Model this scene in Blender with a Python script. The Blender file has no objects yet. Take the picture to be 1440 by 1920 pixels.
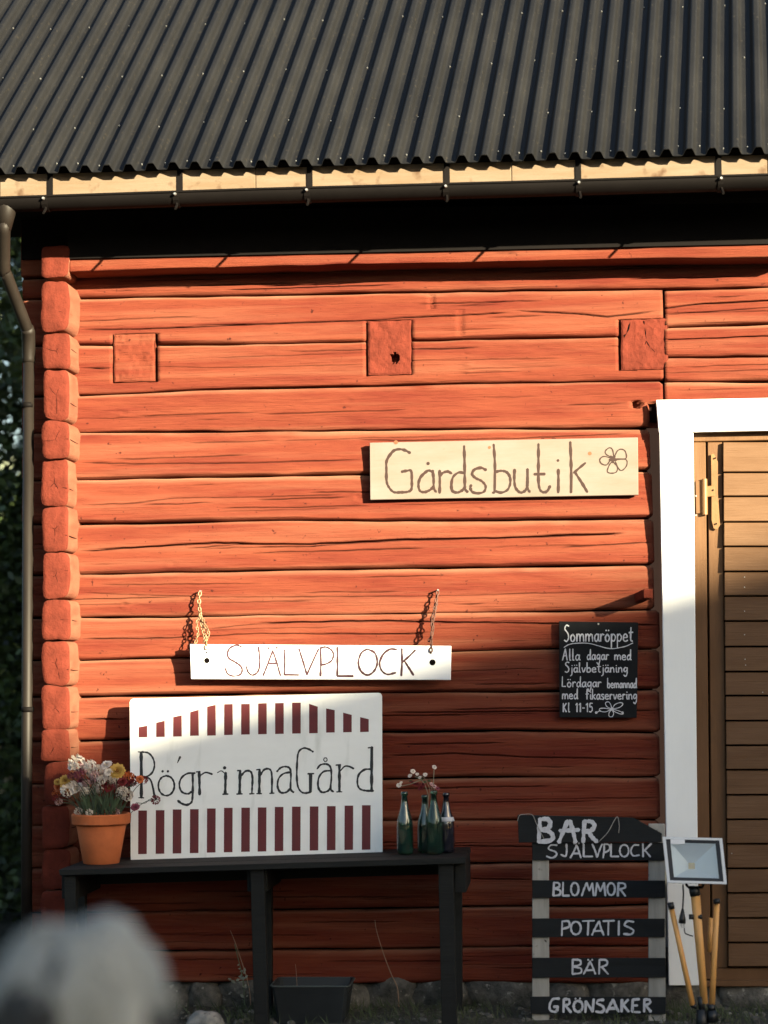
import bpy, bmesh, math, random
import numpy as np
from mathutils import Vector, Matrix, noise as mnoise
random.seed(7)
R = math.radians
S = bpy.context.scene
COL = S.collection

# ------------------------------------------------------------------ camera
F = 3800.0                       # focal length in photo pixels (1440 wide)
CAM = Vector((0, -9.5, 1.55))
yaw, pitch, roll = R(5.0), R(4.5), R(0.76)
fwd = Vector((-math.sin(yaw)*math.cos(pitch), math.cos(yaw)*math.cos(pitch), math.sin(pitch)))
r0 = Vector((math.cos(yaw), math.sin(yaw), 0)); u0 = r0.cross(fwd)
rgt = r0*math.cos(roll) - u0*math.sin(roll); upv = u0*math.cos(roll) + r0*math.sin(roll)
cd = bpy.data.cameras.new('camera'); cam = bpy.data.objects.new('camera', cd); COL.objects.link(cam)
M = Matrix((rgt, upv, -fwd)).transposed().to_4x4(); M.translation = CAM
cam.matrix_world = M
cd.sensor_fit = 'HORIZONTAL'; cd.sensor_width = 36; cd.lens = 36*F/1440
cd.clip_start = 0.1; cd.clip_end = 1000
cd.dof.use_dof = True; cd.dof.focus_distance = 9.42; cd.dof.aperture_fstop = 1.6
S.camera = cam

# ------------------------------------------------------------------ light
AZ, EL = R(46), R(14.2)
SUN = Vector((math.sin(AZ)*math.cos(EL), -math.cos(AZ)*math.cos(EL), math.sin(EL)))
w = bpy.data.worlds.new('World'); S.world = w; w.use_nodes = True
nt = w.node_tree; nt.nodes.clear()
wo = nt.nodes.new('ShaderNodeOutputWorld'); bg = nt.nodes.new('ShaderNodeBackground')
sk = nt.nodes.new('ShaderNodeTexSky'); sk.sky_type = 'NISHITA'; sk.sun_disc = False
sk.sun_elevation = EL; sk.sun_rotation = math.atan2(SUN.x, SUN.y); sk.air_density = 1.0; sk.dust_density = 1.5; sk.ozone_density = 0.6
nt.links.new(sk.outputs[0], bg.inputs[0]); bg.inputs[1].default_value = 0.051
nt.links.new(bg.outputs[0], wo.inputs[0])
sd = bpy.data.lights.new('sun', 'SUN'); sd.energy = 5.0; sd.angle = R(0.55); sd.color = (1.0, 0.87, 0.60)
so = bpy.data.objects.new('sun', sd); COL.objects.link(so)
so.rotation_euler = (-SUN).to_track_quat('-Z', 'Y').to_euler(); so.location = (6, -10, 8)
S.view_settings.view_transform = 'Standard'; S.view_settings.look = 'None'
S.view_settings.exposure = 2.55; S.view_settings.gamma = 1; S.view_settings.use_curve_mapping = False

# ------------------------------------------------------------------ helpers
def ray(px, py): return fwd + rgt*((px-720)/F) - upv*((py-960)/F)
def at(px, py, Y=0.0):
    d = ray(px, py); return CAM + d*((Y-CAM.y)/d.y)
def atl(px, py, a, b):                  # plane y = a + b*z
    d = ray(px, py); t = (a + b*CAM.z - CAM.y)/(d.y - b*d.z); return CAM + d*t
def gz(px, py, Z=0.0):
    d = ray(px, py); return CAM + d*((Z-CAM.z)/d.z)

def hsh(ix, iy, s):
    h = (ix.astype(np.int64)*374761393 + iy.astype(np.int64)*668265263 + s*974634777) & 0xffffffff
    h = ((h ^ (h >> 13))*1274126177) & 0xffffffff
    return ((h ^ (h >> 16)) & 0xffff)/65535.0
def vn(x, y, s=0):                      # value noise, -1..1
    x = np.asarray(x, float); y = np.asarray(y, float)
    x, y = np.broadcast_arrays(x, y)
    ix, iy = np.floor(x), np.floor(y); fx, fy = x-ix, y-iy
    fx = fx*fx*(3-2*fx); fy = fy*fy*(3-2*fy)
    a, b = hsh(ix, iy, s), hsh(ix+1, iy, s); c, d = hsh(ix, iy+1, s), hsh(ix+1, iy+1, s)
    return 2*((a*(1-fx)+b*fx)*(1-fy) + (c*(1-fx)+d*fx)*fy)-1

def empty(name, loc, label=None, cat=None, group=None):
    o = bpy.data.objects.new(name, None); COL.objects.link(o); o.location = loc; o.empty_display_size = .1
    if label: o['label'] = label
    if cat: o['category'] = cat
    if group: o['group'] = group
    return o
ORG = {}
def origin(p):
    v = Vector((0, 0, 0))
    while p is not None: v += p.location; p = p.parent
    return v
def mobj(name, verts, faces, mat, parent=None, smooth=False, label=None, cat=None, kind=None, group=None, loc=None, bevel=0):
    """verts in world space"""
    o0 = origin(parent)
    base = Vector(loc) if loc is not None else o0
    me = bpy.data.meshes.new(name)
    me.from_pydata([tuple(Vector(v)-base) for v in verts], [], faces)
    if bevel:
        bm = bmesh.new(); bm.from_mesh(me)
        bmesh.ops.bevel(bm, geom=bm.edges[:], offset=bevel, segments=1, affect='EDGES', clamp_overlap=True)
        bmesh.ops.recalc_face_normals(bm, faces=bm.faces); bm.to_mesh(me); bm.free()
    if smooth: me.polygons.foreach_set('use_smooth', [True]*len(me.polygons))
    me.materials.append(mat)
    o = bpy.data.objects.new(name, me); COL.objects.link(o)
    o.parent = parent; o.location = base-o0
    if label: o['label'] = label
    if cat: o['category'] = cat
    if kind: o['kind'] = kind
    if group: o['group'] = group
    return o
class MB:
    def __init__(s): s.v = []; s.f = []
    def add(s, v, f):
        n = len(s.v); s.v += [Vector(q) for q in v]; s.f += [tuple(i+n for i in q) for q in f]; return s
    def box(s, a, b):
        x0, y0, z0 = a; x1, y1, z1 = b
        return s.add([(x0,y0,z0),(x1,y0,z0),(x1,y1,z0),(x0,y1,z0),(x0,y0,z1),(x1,y0,z1),(x1,y1,z1),(x0,y1,z1)],
                     [(0,3,2,1),(4,5,6,7),(0,1,5,4),(1,2,6,5),(2,3,7,6),(3,0,4,7)])
    def prism(s, front, off):           # front polygon (list of Vector, any winding), off Vector to the back
        n = len(front); fr = [Vector(p) for p in front]; bk = [p+off for p in fr]
        nrm = Vector((0, 0, 0))
        for i in range(n): nrm += fr[i].cross(fr[(i+1) % n])
        if nrm.dot(off) > 0: fr.reverse(); bk.reverse()
        f = [tuple(range(n)), tuple(range(2*n-1, n-1, -1))] + [(i, n+i, n+(i+1) % n, (i+1) % n) for i in range(n)]
        return s.add(fr+bk, f)
    def tube(s, pts, rad, n=8, cap=True):
        pts = [Vector(p) for p in pts]
        rs = rad if isinstance(rad, (list, tuple)) else [rad]*len(pts)
        base = len(s.v); t0 = (pts[1]-pts[0]).normalized()
        ref = Vector((0, 0, 1)) if abs(t0.z) < .9 else Vector((1, 0, 0))
        a = t0.cross(ref).normalized()
        for i, p in enumerate(pts):
            t = (pts[min(i+1, len(pts)-1)]-pts[max(i-1, 0)]).normalized()
            a = (a - t*a.dot(t)).normalized(); b = t.cross(a)
            for k in range(n):
                q = 2*math.pi*k/n; s.v.append(p+(a*math.cos(q)+b*math.sin(q))*rs[i])
        for i in range(len(pts)-1):
            for k in range(n):
                k2 = (k+1) % n; s.f.append((base+i*n+k, base+i*n+k2, base+(i+1)*n+k2, base+(i+1)*n+k))
        if cap:
            s.f.append(tuple(base+k for k in range(n-1, -1, -1))); e = base+(len(pts)-1)*n
            s.f.append(tuple(e+k for k in range(n)))
        return s
    def lathe(s, c, prof, n=24):        # prof: (r, z) list, axis z through c
        c = Vector(c); base = len(s.v)
        for r, z in prof:
            for k in range(n):
                q = 2*math.pi*k/n; s.v.append(c+Vector((r*math.cos(q), r*math.sin(q), z)))
        for i in range(len(prof)-1):
            for k in range(n):
                k2 = (k+1) % n; s.f.append((base+i*n+k, base+i*n+k2, base+(i+1)*n+k2, base+(i+1)*n+k))
        return s
    def build(s, name, mat, parent=None, **k): return mobj(name, s.v, s.f, mat, parent, **k)

# ------------------------------------------------------------------ materials
def mat(name, col, rough=.7, var=.15, vscale=(6, 6, 6), bump=.0, bscale=(60, 60, 60), col2=None, metal=0, spec=.5,
        streak=None, wear=None, trans=0, ior=1.45, rvar=.1, bdist=.004, detail=6, coat=0, speckle=None):
    m = bpy.data.materials.new(name); m.use_nodes = True; n = m.node_tree; N = n.nodes; L = n.links
    b = N['Principled BSDF']
    tc = N.new('ShaderNodeTexCoord'); mp = N.new('ShaderNodeMapping'); mp.inputs['Scale'].default_value = vscale
    oi = N.new('ShaderNodeObjectInfo'); ad = N.new('ShaderNodeVectorMath'); ad.operation = 'MULTIPLY_ADD'
    L.new(oi.outputs['Random'], ad.inputs[0]); ad.inputs[1].default_value = (13.7, 7.1, 29.3)
    L.new(tc.outputs['Object'], ad.inputs[2])
    L.new(ad.outputs[0], mp.inputs[0])
    nz = N.new('ShaderNodeTexNoise'); nz.inputs['Scale'].default_value = 1; nz.inputs['Detail'].default_value = detail; nz.inputs['Roughness'].default_value = .62
    L.new(mp.outputs[0], nz.inputs['Vector'])
    mr = N.new('ShaderNodeMapRange'); mr.inputs[1].default_value = .3; mr.inputs[2].default_value = .7
    L.new(nz.outputs['Fac'], mr.inputs[0])
    mx = N.new('ShaderNodeMix'); mx.data_type = 'RGBA'
    c = Vector(col); c2 = Vector(col2) if col2 else c*(1+var)
    c1 = c if col2 else c*(1-var)
    mx.inputs[6].default_value = (*c1, 1); mx.inputs[7].default_value = (*c2, 1)
    L.new(mr.outputs[0], mx.inputs[0])
    out = mx.outputs[2]
    if streak:                          # (colour, scale xyz, low, high)
        sc, ss, lo, hi = streak
        m2 = N.new('ShaderNodeMapping'); m2.inputs['Scale'].default_value = ss; L.new(ad.outputs[0], m2.inputs[0])
        n2 = N.new('ShaderNodeTexNoise'); n2.inputs['Scale'].default_value = 1; n2.inputs['Detail'].default_value = 5; L.new(m2.outputs[0], n2.inputs['Vector'])
        r2 = N.new('ShaderNodeMapRange'); r2.inputs[1].default_value = lo; r2.inputs[2].default_value = hi; L.new(n2.outputs['Fac'], r2.inputs[0])
        x2 = N.new('ShaderNodeMix'); x2.data_type = 'RGBA'; L.new(r2.outputs[0], x2.inputs[0]); L.new(out, x2.inputs[6]); x2.inputs[7].default_value = (*sc, 1)
        out = x2.outputs[2]
    if speckle:
        sc, s3, lo, hi = speckle
        n3 = N.new('ShaderNodeTexNoise'); n3.inputs['Scale'].default_value = s3; n3.inputs['Detail'].default_value = 3; L.new(ad.outputs[0], n3.inputs['Vector'])
        r3 = N.new('ShaderNodeMapRange'); r3.inputs[1].default_value = lo; r3.inputs[2].default_value = hi; L.new(n3.outputs['Fac'], r3.inputs[0])
        x3 = N.new('ShaderNodeMix'); x3.data_type = 'RGBA'; L.new(r3.outputs[0], x3.inputs[0]); L.new(out, x3.inputs[6]); x3.inputs[7].default_value = (*sc, 1)
        out = x3.outputs[2]
    if wear:
        ac = N.new('ShaderNodeAttribute'); ac.attribute_name = 'crack'
        x6 = N.new('ShaderNodeMix'); x6.data_type = 'RGBA'; L.new(ac.outputs['Fac'], x6.inputs[0]); L.new(out, x6.inputs[6]); x6.inputs[7].default_value = (.016, .005, .003, 1)
        out = x6.outputs[2]
        at_ = N.new('ShaderNodeAttribute'); at_.attribute_name = 'wear'
        x5 = N.new('ShaderNodeMix'); x5.data_type = 'RGBA'; L.new(at_.outputs['Fac'], x5.inputs[0]); L.new(out, x5.inputs[6]); x5.inputs[7].default_value = (*wear, 1)
        out = x5.outputs[2]
    L.new(out, b.inputs['Base Color'])
    rr = N.new('ShaderNodeMapRange'); rr.inputs[3].default_value = max(0, rough-rvar); rr.inputs[4].default_value = min(1, rough+rvar)
    L.new(nz.outputs['Fac'], rr.inputs[0]); L.new(rr.outputs[0], b.inputs['Roughness'])
    b.inputs['Metallic'].default_value = metal; b.inputs['Specular IOR Level'].default_value = spec
    b.inputs['Transmission Weight'].default_value = trans; b.inputs['IOR'].default_value = ior; b.inputs['Coat Weight'].default_value = coat
    if bump:
        m4 = N.new('ShaderNodeMapping'); m4.inputs['Scale'].default_value = bscale; L.new(ad.outputs[0], m4.inputs[0])
        n4 = N.new('ShaderNodeTexNoise'); n4.inputs['Scale'].default_value = 1; n4.inputs['Detail'].default_value = 6; n4.inputs['Roughness'].default_value = .65; L.new(m4.outputs[0], n4.inputs['Vector'])
        bp = N.new('ShaderNodeBump'); bp.inputs['Strength'].default_value = bump; bp.inputs['Distance'].default_value = bdist
        L.new(n4.outputs['Fac'], bp.inputs['Height']); L.new(bp.outputs[0], b.inputs['Normal'])
    return m
RED = (.156, .0385, .0195)
m_red = mat('falu_red_timber', RED, .93, vscale=(1.6, 5, 14), col2=(.100, .0172, .0110), bump=1.0, bscale=(5, 90, 130), spec=.12,
            streak=((.185, .064, .036), (.8, 8, 20), .47, .80), bdist=.007, speckle=((.045, .010, .007), 42, .69, .75), wear=(.235, .108, .066))
m_redend = mat('falu_red_end_grain', (.105, .0215, .0130), .95, vscale=(14, 14, 14), var=.22, bump=.8, bscale=(70, 70, 70), spec=.1, bdist=.006)
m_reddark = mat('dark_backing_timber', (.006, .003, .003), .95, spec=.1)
m_soffit = mat('tarred_soffit_boards', (.006, .005, .0048), .9, spec=.1, vscale=(20, 4, 4), bump=.4)  # also colours the added eave shade boards
m_roof = mat('black_painted_steel', (.0071, .0071, .0074), .55, vscale=(2, 2, 2), var=.3, bump=.1, spec=.25, rvar=.08, speckle=((.022, .019, .015), 60, .64, .72))
m_screw = mat('galvanised_screw', (.45, .45, .43), .35, metal=.8)
m_fascia = mat('weathered_cream_fascia', (.165, .128, .093), .85, vscale=(2.5, 8, 20), col2=(.135, .092, .056), bump=.4, bscale=(5, 60, 90),
               speckle=((.06, .030, .015), 11, .58, .74), spec=.2)
m_gutter = mat('brown_steel_gutter', (.0035, .0026, .0024), .7, var=.2, spec=.12)
m_pipe = mat('brown_steel_downpipe', (.0115, .0088, .0068), .55, var=.25, vscale=(10, 10, 4), spec=.25)
m_white = mat('white_oil_paint', (.80, .82, .815), .6, var=.035, vscale=(4, 4, 2), bump=.15, bscale=(90, 90, 6), spec=.3)
m_white2 = mat('white_sign_paint', (.76, .77, .735), .65, vscale=(3, 3, 8), var=.05, bump=.15, bscale=(30, 30, 30), spec=.3,
               streak=((.55, .565, .52), (16, 16, 2.2), .60, .85))
m_white3 = mat('white_painted_board', (.74, .76, .78), .65, vscale=(3, 3, 8), var=.04, bump=.2, bscale=(6, 60, 90), spec=.3)
m_wood = mat('bare_pine_plywood', (.178, .150, .134), .75, vscale=(3, 6, 11), col2=(.150, .120, .096), bump=.2, bscale=(5, 60, 90), spec=.25,
             speckle=((.12, .055, .02), 13, .70, .78))
m_ochre = mat('ochre_painted_door', (.128, .066, .030), .62, vscale=(3, 6, 16), col2=(.095, .045, .017), bump=.7, bscale=(4, 60, 110), spec=.35,
              streak=((.09, .042, .016), (2, 9, 30), .60, .8))
m_ochre2 = mat('ochre_painted_frame', (.130, .064, .026), .62, vscale=(16, 6, 3), col2=(.098, .046, .017), bump=.3, bscale=(110, 60, 4), spec=.35)
m_hinge = mat('ochre_painted_iron', (.17, .085, .03), .5, var=.2, spec=.5, bump=.2, bscale=(80, 80, 80))
m_chalk = mat('blackboard_paint', (.0085, .0095, .011), .8, var=.25, vscale=(9, 9, 9), spec=.15)
m_slat = mat('black_painted_slat', (.0095, .0115, .013), .75, var=.3, vscale=(3, 9, 22), bump=.4, bscale=(5, 60, 90), spec=.25)
m_chalkline = mat('white_chalk_line', (.50, .51, .55), .9, var=.18, vscale=(60, 60, 60), spec=.1)
m_greywood = mat('weathered_grey_wood', (.36, .35, .32), .85, vscale=(26, 20, 3), col2=(.24, .235, .215), bump=.6, bscale=(90, 60, 5), spec=.2,
                 speckle=((.05, .045, .04), 30, .68, .74))
m_brownline = mat('brown_wood_burnt_line', (.024, .009, .006), .8, var=.2)
m_purpleline = mat('faded_plum_paint_line', (.055, .022, .030), .8, var=.3, vscale=(25, 25, 25))
m_blackline = mat('black_sign_lettering', (.013, .014, .014), .6, var=.2)
m_stripe = mat('dark_red_sign_stripe', (.105, .013, .014), .65, var=.12, vscale=(20, 20, 20))
m_table = mat('black_stained_timber', (.007, .008, .0075), .7, var=.35, vscale=(3, 12, 20), bump=.5, bscale=(5, 60, 90), spec=.3)
m_terra = mat('terracotta', (.42, .115, .04), .85, vscale=(7, 7, 7), var=.2, bump=.3, bscale=(60, 60, 60), spec=.2, streak=((.42, .22, .13), (6, 6, 12), .60, .78))
m_soil = mat('dark_soil', (.02, .014, .01), 1, bump=.9, bscale=(60, 60, 60))
m_stem = mat('pale_green_stem', (.055, .08, .05), .7, var=.25)
m_leaf = mat('dull_green_leaf', (.055, .085, .04), .7, var=.3)
m_fl = {'w': mat('white_petal', (.70, .63, .55), .7, var=.12, vscale=(90, 90, 90)), 'p': mat('pink_petal', (.56, .36, .34), .7, var=.25, vscale=(90, 90, 90)),
        'y': mat('yellow_petal', (.50, .30, .06), .7, var=.15, vscale=(90, 90, 90)), 'o': mat('orange_petal', (.50, .12, .03), .7, var=.2, vscale=(90, 90, 90)),
        'r': mat('dark_red_petal', (.16, .013, .016), .7, var=.3, vscale=(90, 90, 90)), 'm': mat('magenta_petal', (.22, .05, .075), .7, var=.3, vscale=(90, 90, 90)),
        'c': mat('flower_centre', (.22, .09, .02), .9, var=.3, vscale=(200, 200, 200))}
m_green = mat('green_bottle_glass', (.03, .13, .09), .07, var=.02, trans=.85, rvar=.01, coat=1)
m_clear = mat('pale_green_bottle_glass', (.12, .30, .23), .04, var=.02, trans=.95, rvar=.01)
m_dark = mat('dark_bottle_glass', (.006, .006, .012), .08, var=.02, rvar=.02, coat=1)
m_label = mat('paper_bottle_band', (.42, .43, .47), .5, var=.05)
m_alu = mat('satin_aluminium', (.55, .56, .58), .42, metal=.55, var=.04)
m_gasket = mat('black_rubber_gasket', (.008, .011, .018), .5, var=.1)
m_refl = mat('lamp_reflector', (.72, .76, .80), .35, metal=.35, var=.03)
m_led = mat('unlit_led_chip', (.60, .42, .16), .4, var=.1, vscale=(300, 300, 300))
m_glass = mat('lamp_glass', (.9, .95, .97), .03, trans=.97, var=.01, rvar=.01)
m_pine = mat('varnished_pine_pole', (.62, .32, .10), .45, vscale=(40, 40, 4), var=.2, spec=.45)
m_bplast = mat('black_plastic', (.009, .01, .011), .45, var=.1)
m_bucket = mat('dark_grey_plastic_tub', (.013, .016, .018), .45, var=.25)
m_stone = mat('grey_granite', (.15, .14, .12), .9, vscale=(17, 17, 17), col2=(.025, .026, .022), bump=.9, bscale=(35, 35, 35), bdist=.015, speckle=((.25, .24, .21), 26, .62, .70))
m_stonel = mat('pale_lichen_stone', (.33, .31, .27), .95, vscale=(18, 18, 18), col2=(.10, .10, .085), bump=.9, bscale=(50, 50, 50), bdist=.01, speckle=((.03, .03, .03), 40, .64, .70))
m_boulder = mat('large_pale_grey_boulder', (.46, .48, .45), .9, vscale=(7, 7, 7), col2=(.27, .28, .28), bump=.6, bscale=(18, 18, 18), bdist=.02)
m_ground = mat('trodden_earth_and_gravel', (.055, .05, .04), 1, vscale=(3, 3, 3), col2=(.03, .035, .022), bump=.9, bscale=(28, 28, 28), bdist=.03, speckle=((.12, .115, .10), 40, .6, .66))
m_grass = mat('dull_grass', (.045, .06, .025), .8, var=.4, vscale=(5, 5, 5))
m_bark = mat('bark', (.05, .04, .03), .95, bump=.9, bscale=(30, 30, 8))
m_tleaf = mat('tree_leaf', (.055, .085, .025), .45, var=.45, vscale=(3, 3, 3), spec=.5)
m_chain = mat('tarnished_brass_chain', (.22, .15, .085), .5, var=.5, vscale=(70, 70, 70), metal=.3)
m_chain2 = mat('rusty_chain', (.075, .03, .02), .7, var=.4, vscale=(70, 70, 70))
m_dry = mat('dry_stalk', (.20, .13, .085), .85, var=.2)
m_void = mat('deep_hole', (.004, .003, .003), 1, spec=0)
m_cable = mat('black_cable', (.008, .009, .01), .5)

# ================================================================== SETTING
N_ = 90
gv, gf = [], []
xs = np.concatenate([np.linspace(-150, -8, 12), np.linspace(-6, 6, N_), np.linspace(8, 150, 12)])
ys = np.concatenate([np.linspace(-150, -9, 12), np.linspace(-8, 8, N_), np.linspace(10, 250, 12)])
for y in ys:
    for x in xs:
        z = 0.02*float(vn(x*2.3, y*2.3, 3)) + .012*float(vn(x*9, y*9, 4)) if abs(x) < 7 and abs(y) < 9 else 0
        gv.append((x, y, z-.01))
nx = len(xs)
for j in range(len(ys)-1):
    for i in range(nx-1): gf.append((j*nx+i, j*nx+i+1, (j+1)*nx+i+1, (j+1)*nx+i))
mobj('ground', gv, gf, m_ground, smooth=True, kind='structure')

# ================================================================== BARN
BX = at(80, 1848, 0).x
barn = empty('log_barn', (BX, 0, 0), 'falu red log barn with black corrugated metal roof, white door frame and ochre plank door', 'barn')

def poly(pts, x):                        # interpolate world polyline at x
    return np.interp(x, [p[0] for p in pts], [p[1] for p in pts])
def wl(pts, Y=0.0):
    out = []
    for p in pts:
        q = at(p[0], p[1], Y); out.append((q.x, q.z))
    return out
def log(x0, x1, top, bot, grooves=(), pits=(), Y=0.0, seed=0, rnd=.018, left_round=0, right_round=0, autocracks=5, name='log', extra_back=.07, rows=84, label=None, bulge=.003):
    X0, X1 = at(x0, top[0][1], Y).x, at(x1, top[-1][1], Y).x
    T, B = wl(top, Y), wl(bot, Y)
    n = max(8, int((X1-X0)/.015)); x = np.linspace(X0, X1, n)
    zt = poly(T, x) + .0022*vn(x*7, 0, seed+1)+.0035*vn(x*2.2, 5, seed+2)
    zb = poly(B, x) + .0022*vn(x*7, 9, seed+3)+.0035*vn(x*2.2, 7, seed+4)
    zt -= .0034; zb += .0034
    # rounded vertical ends: squeeze the outline
    for rr, d in ((left_round, x-X0), (right_round, X1-x)):
        if rr:
            k = np.clip(d/rr, 0, 1); sq = (1-np.sqrt(1-(1-k)**2))*rr*.75
            zt -= sq; zb += sq
    v = np.concatenate([[0, .005, .012, .022, .036], np.linspace(.05, .95, rows-10), [.964, .978, .988, .995, 1]])
    Xg, Vg = np.meshgrid(x, v, indexing='ij')
    Zg = zb[:, None]*(1-Vg) + zt[:, None]*Vg
    d = np.minimum(zt[:, None]-Zg, Zg-zb[:, None])
    r = rnd*(1+.4*vn(Xg*3, Vg*0+seed, 8))
    dd = np.clip(d/r, 0, 1)
    Yg = Y + r*(1-np.sqrt(np.clip(1-(1-dd)**2, 0, 1)))
    _rt = random.Random(seed*7+1)
    Yg -= bulge*(1-(2*Vg-1)**2)
    Yg -= _rt.uniform(-.013, .004)*(2*Vg-1)*np.clip(dd*1.5, 0, 1) + _rt.uniform(-.004, .004)
    Yg += .0045*vn(Xg*1.7, Zg*9, seed+5) + .0020*vn(Xg*6, Zg*34, seed+6) + .0011*vn(Xg*17, Zg*90, seed+7)
    # tool facets
    Yg += .0016*np.abs(vn(Xg*4.5+Zg*3, Zg*16, seed+11))
    rg = random.Random(seed*31+5)
    gr = [(wl(g[0], Y), g[1], g[2]) for g in grooves]
    for _ in range(autocracks):
        L_ = rg.uniform(.15, .9); xa = rg.uniform(X0, max(X0+.01, X1-L_)); vz = rg.uniform(.15, .85)
        za = float(np.interp(xa, x, zb))*(1-vz)+float(np.interp(xa, x, zt))*vz; sl = rg.uniform(-.01, .014)
        pts = [(xa+L_*i/6, za+sl*L_*i/6+rg.uniform(-.002, .002)) for i in range(7)]
        gr.append((pts, .0022, rg.uniform(.003, .009)))
    CK = np.zeros_like(Yg)
    for pts, wd, dp in gr:
        gx0, gx1 = pts[0][0], pts[-1][0]
        m = (x >= gx0) & (x <= gx1)
        if not m.any(): continue
        xm = x[m]; zc = np.interp(xm, [p[0] for p in pts], [p[1] for p in pts]) + .0014*vn(xm*22, 3, seed+17)
        fade = np.clip((xm-gx0)/.08, 0, 1)*np.clip((gx1-xm)/.08, 0, 1) if gx1-gx0 < (X1-X0)*.96 else np.ones_like(xm)
        ww = wd*(.75+.5*(.5+.5*vn(xm*5, 1, seed+19)))
        Yg[m] += (dp*1.5*fade)[:, None]*np.exp(-((Zg[m]-zc[:, None])/ww[:, None])**2)
        CK[m] = np.maximum(CK[m], np.clip(dp/.009, .25, 1)*fade[:, None]*np.exp(-((Zg[m]-zc[:, None])/(ww[:, None]*.8))**2))
    for p in pits:
        if p[0] == 'r':                  # rect px
            a, b_ = at(p[1], p[4], Y), at(p[3], p[2], Y)
            mk = (Xg > a.x) & (Xg < b_.x) & (Zg > a.z) & (Zg < b_.z); Yg[mk] = Y+p[5]
        else:                            # circle px,py,r,depth
            c = at(p[1], p[2], Y); rr = p[3]/400.
            dist = np.hypot(Xg-c.x, Zg-c.z)
            if p[0] == 'k':              # knot: ring bump, hollow centre
                Yg += p[4]*np.exp(-(dist/(rr*.55))**2) - p[4]*.5*np.exp(-((dist-rr)/(rr*.4))**2)
            else:
                Yg[dist < rr] += p[4]
    P = np.stack([Xg, Yg, Zg], -1)
    back0 = P[:, :1].copy(); back0[..., 1] = Y+extra_back; back1 = P[:, -1:].copy(); back1[..., 1] = Y+extra_back
    P = np.concatenate([back0, P, back1], 1); m_ = P.shape[1]
    verts = P.reshape(-1, 3)
    ii, jj = np.meshgrid(np.arange(n-1), np.arange(m_-1), indexing='ij'); k = (ii*m_+jj).ravel()
    faces = np.stack([k, k+m_, k+m_+1, k+1], -1).tolist()
    # end caps: extrude back
    nv = n*m_; e = []
    for side in (0, 1):
        row = P[0 if side == 0 else -1]; bk = row.copy(); bk[:, 1] = Y+extra_back+.001
        st = nv+side*m_; e.append(bk); base = 0 if side == 0 else (n-1)*m_
        for j in range(m_-1):
            q = (base+j, base+j+1, st+j+1, st+j); faces.append(q if side == 0 else q[::-1])
    verts = np.concatenate([verts]+e)
    me = bpy.data.meshes.new(name); me.from_pydata((verts-np.array(barn.location)).tolist(), [], faces)
    me.polygons.foreach_set('use_smooth', [True]*len(me.polygons)); me.materials.append(m_red)
    W = np.clip(1-(zt[:, None]-Zg)/(.021+.009*vn(Xg*2.3, 1, seed)), 0, 1)*np.clip(.72+.5*vn(Xg*1.3, 4, seed+2)+.25*vn(Xg*14, Zg*40, 3), 0, 1)
    W = np.concatenate([W[:, :1], W, W[:, -1:]], 1).reshape(-1); W = np.concatenate([W, np.zeros(len(verts)-len(W))])
    me.attributes.new('wear', 'FLOAT', 'POINT').data.foreach_set('value', W.astype(np.float32))
    CK = np.concatenate([CK[:, :1], CK, CK[:, -1:]], 1).reshape(-1); CK = np.concatenate([CK, np.zeros(len(verts)-len(CK))])
    me.attributes.new('crack', 'FLOAT', 'POINT').data.foreach_set('value', CK.astype(np.float32))
    o = bpy.data.objects.new(name, me); COL.objects.link(o); o.parent = barn
    if label: o['label'] = label
    return o

def sm(l, m1, m2, r): return [(40, l+1), (150, l), (480, m1), (830, (m1+m2)/2 if False else m1+(m2-m1)*.73), (960, m2), (1240, r), (1480, r-5)]
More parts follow.
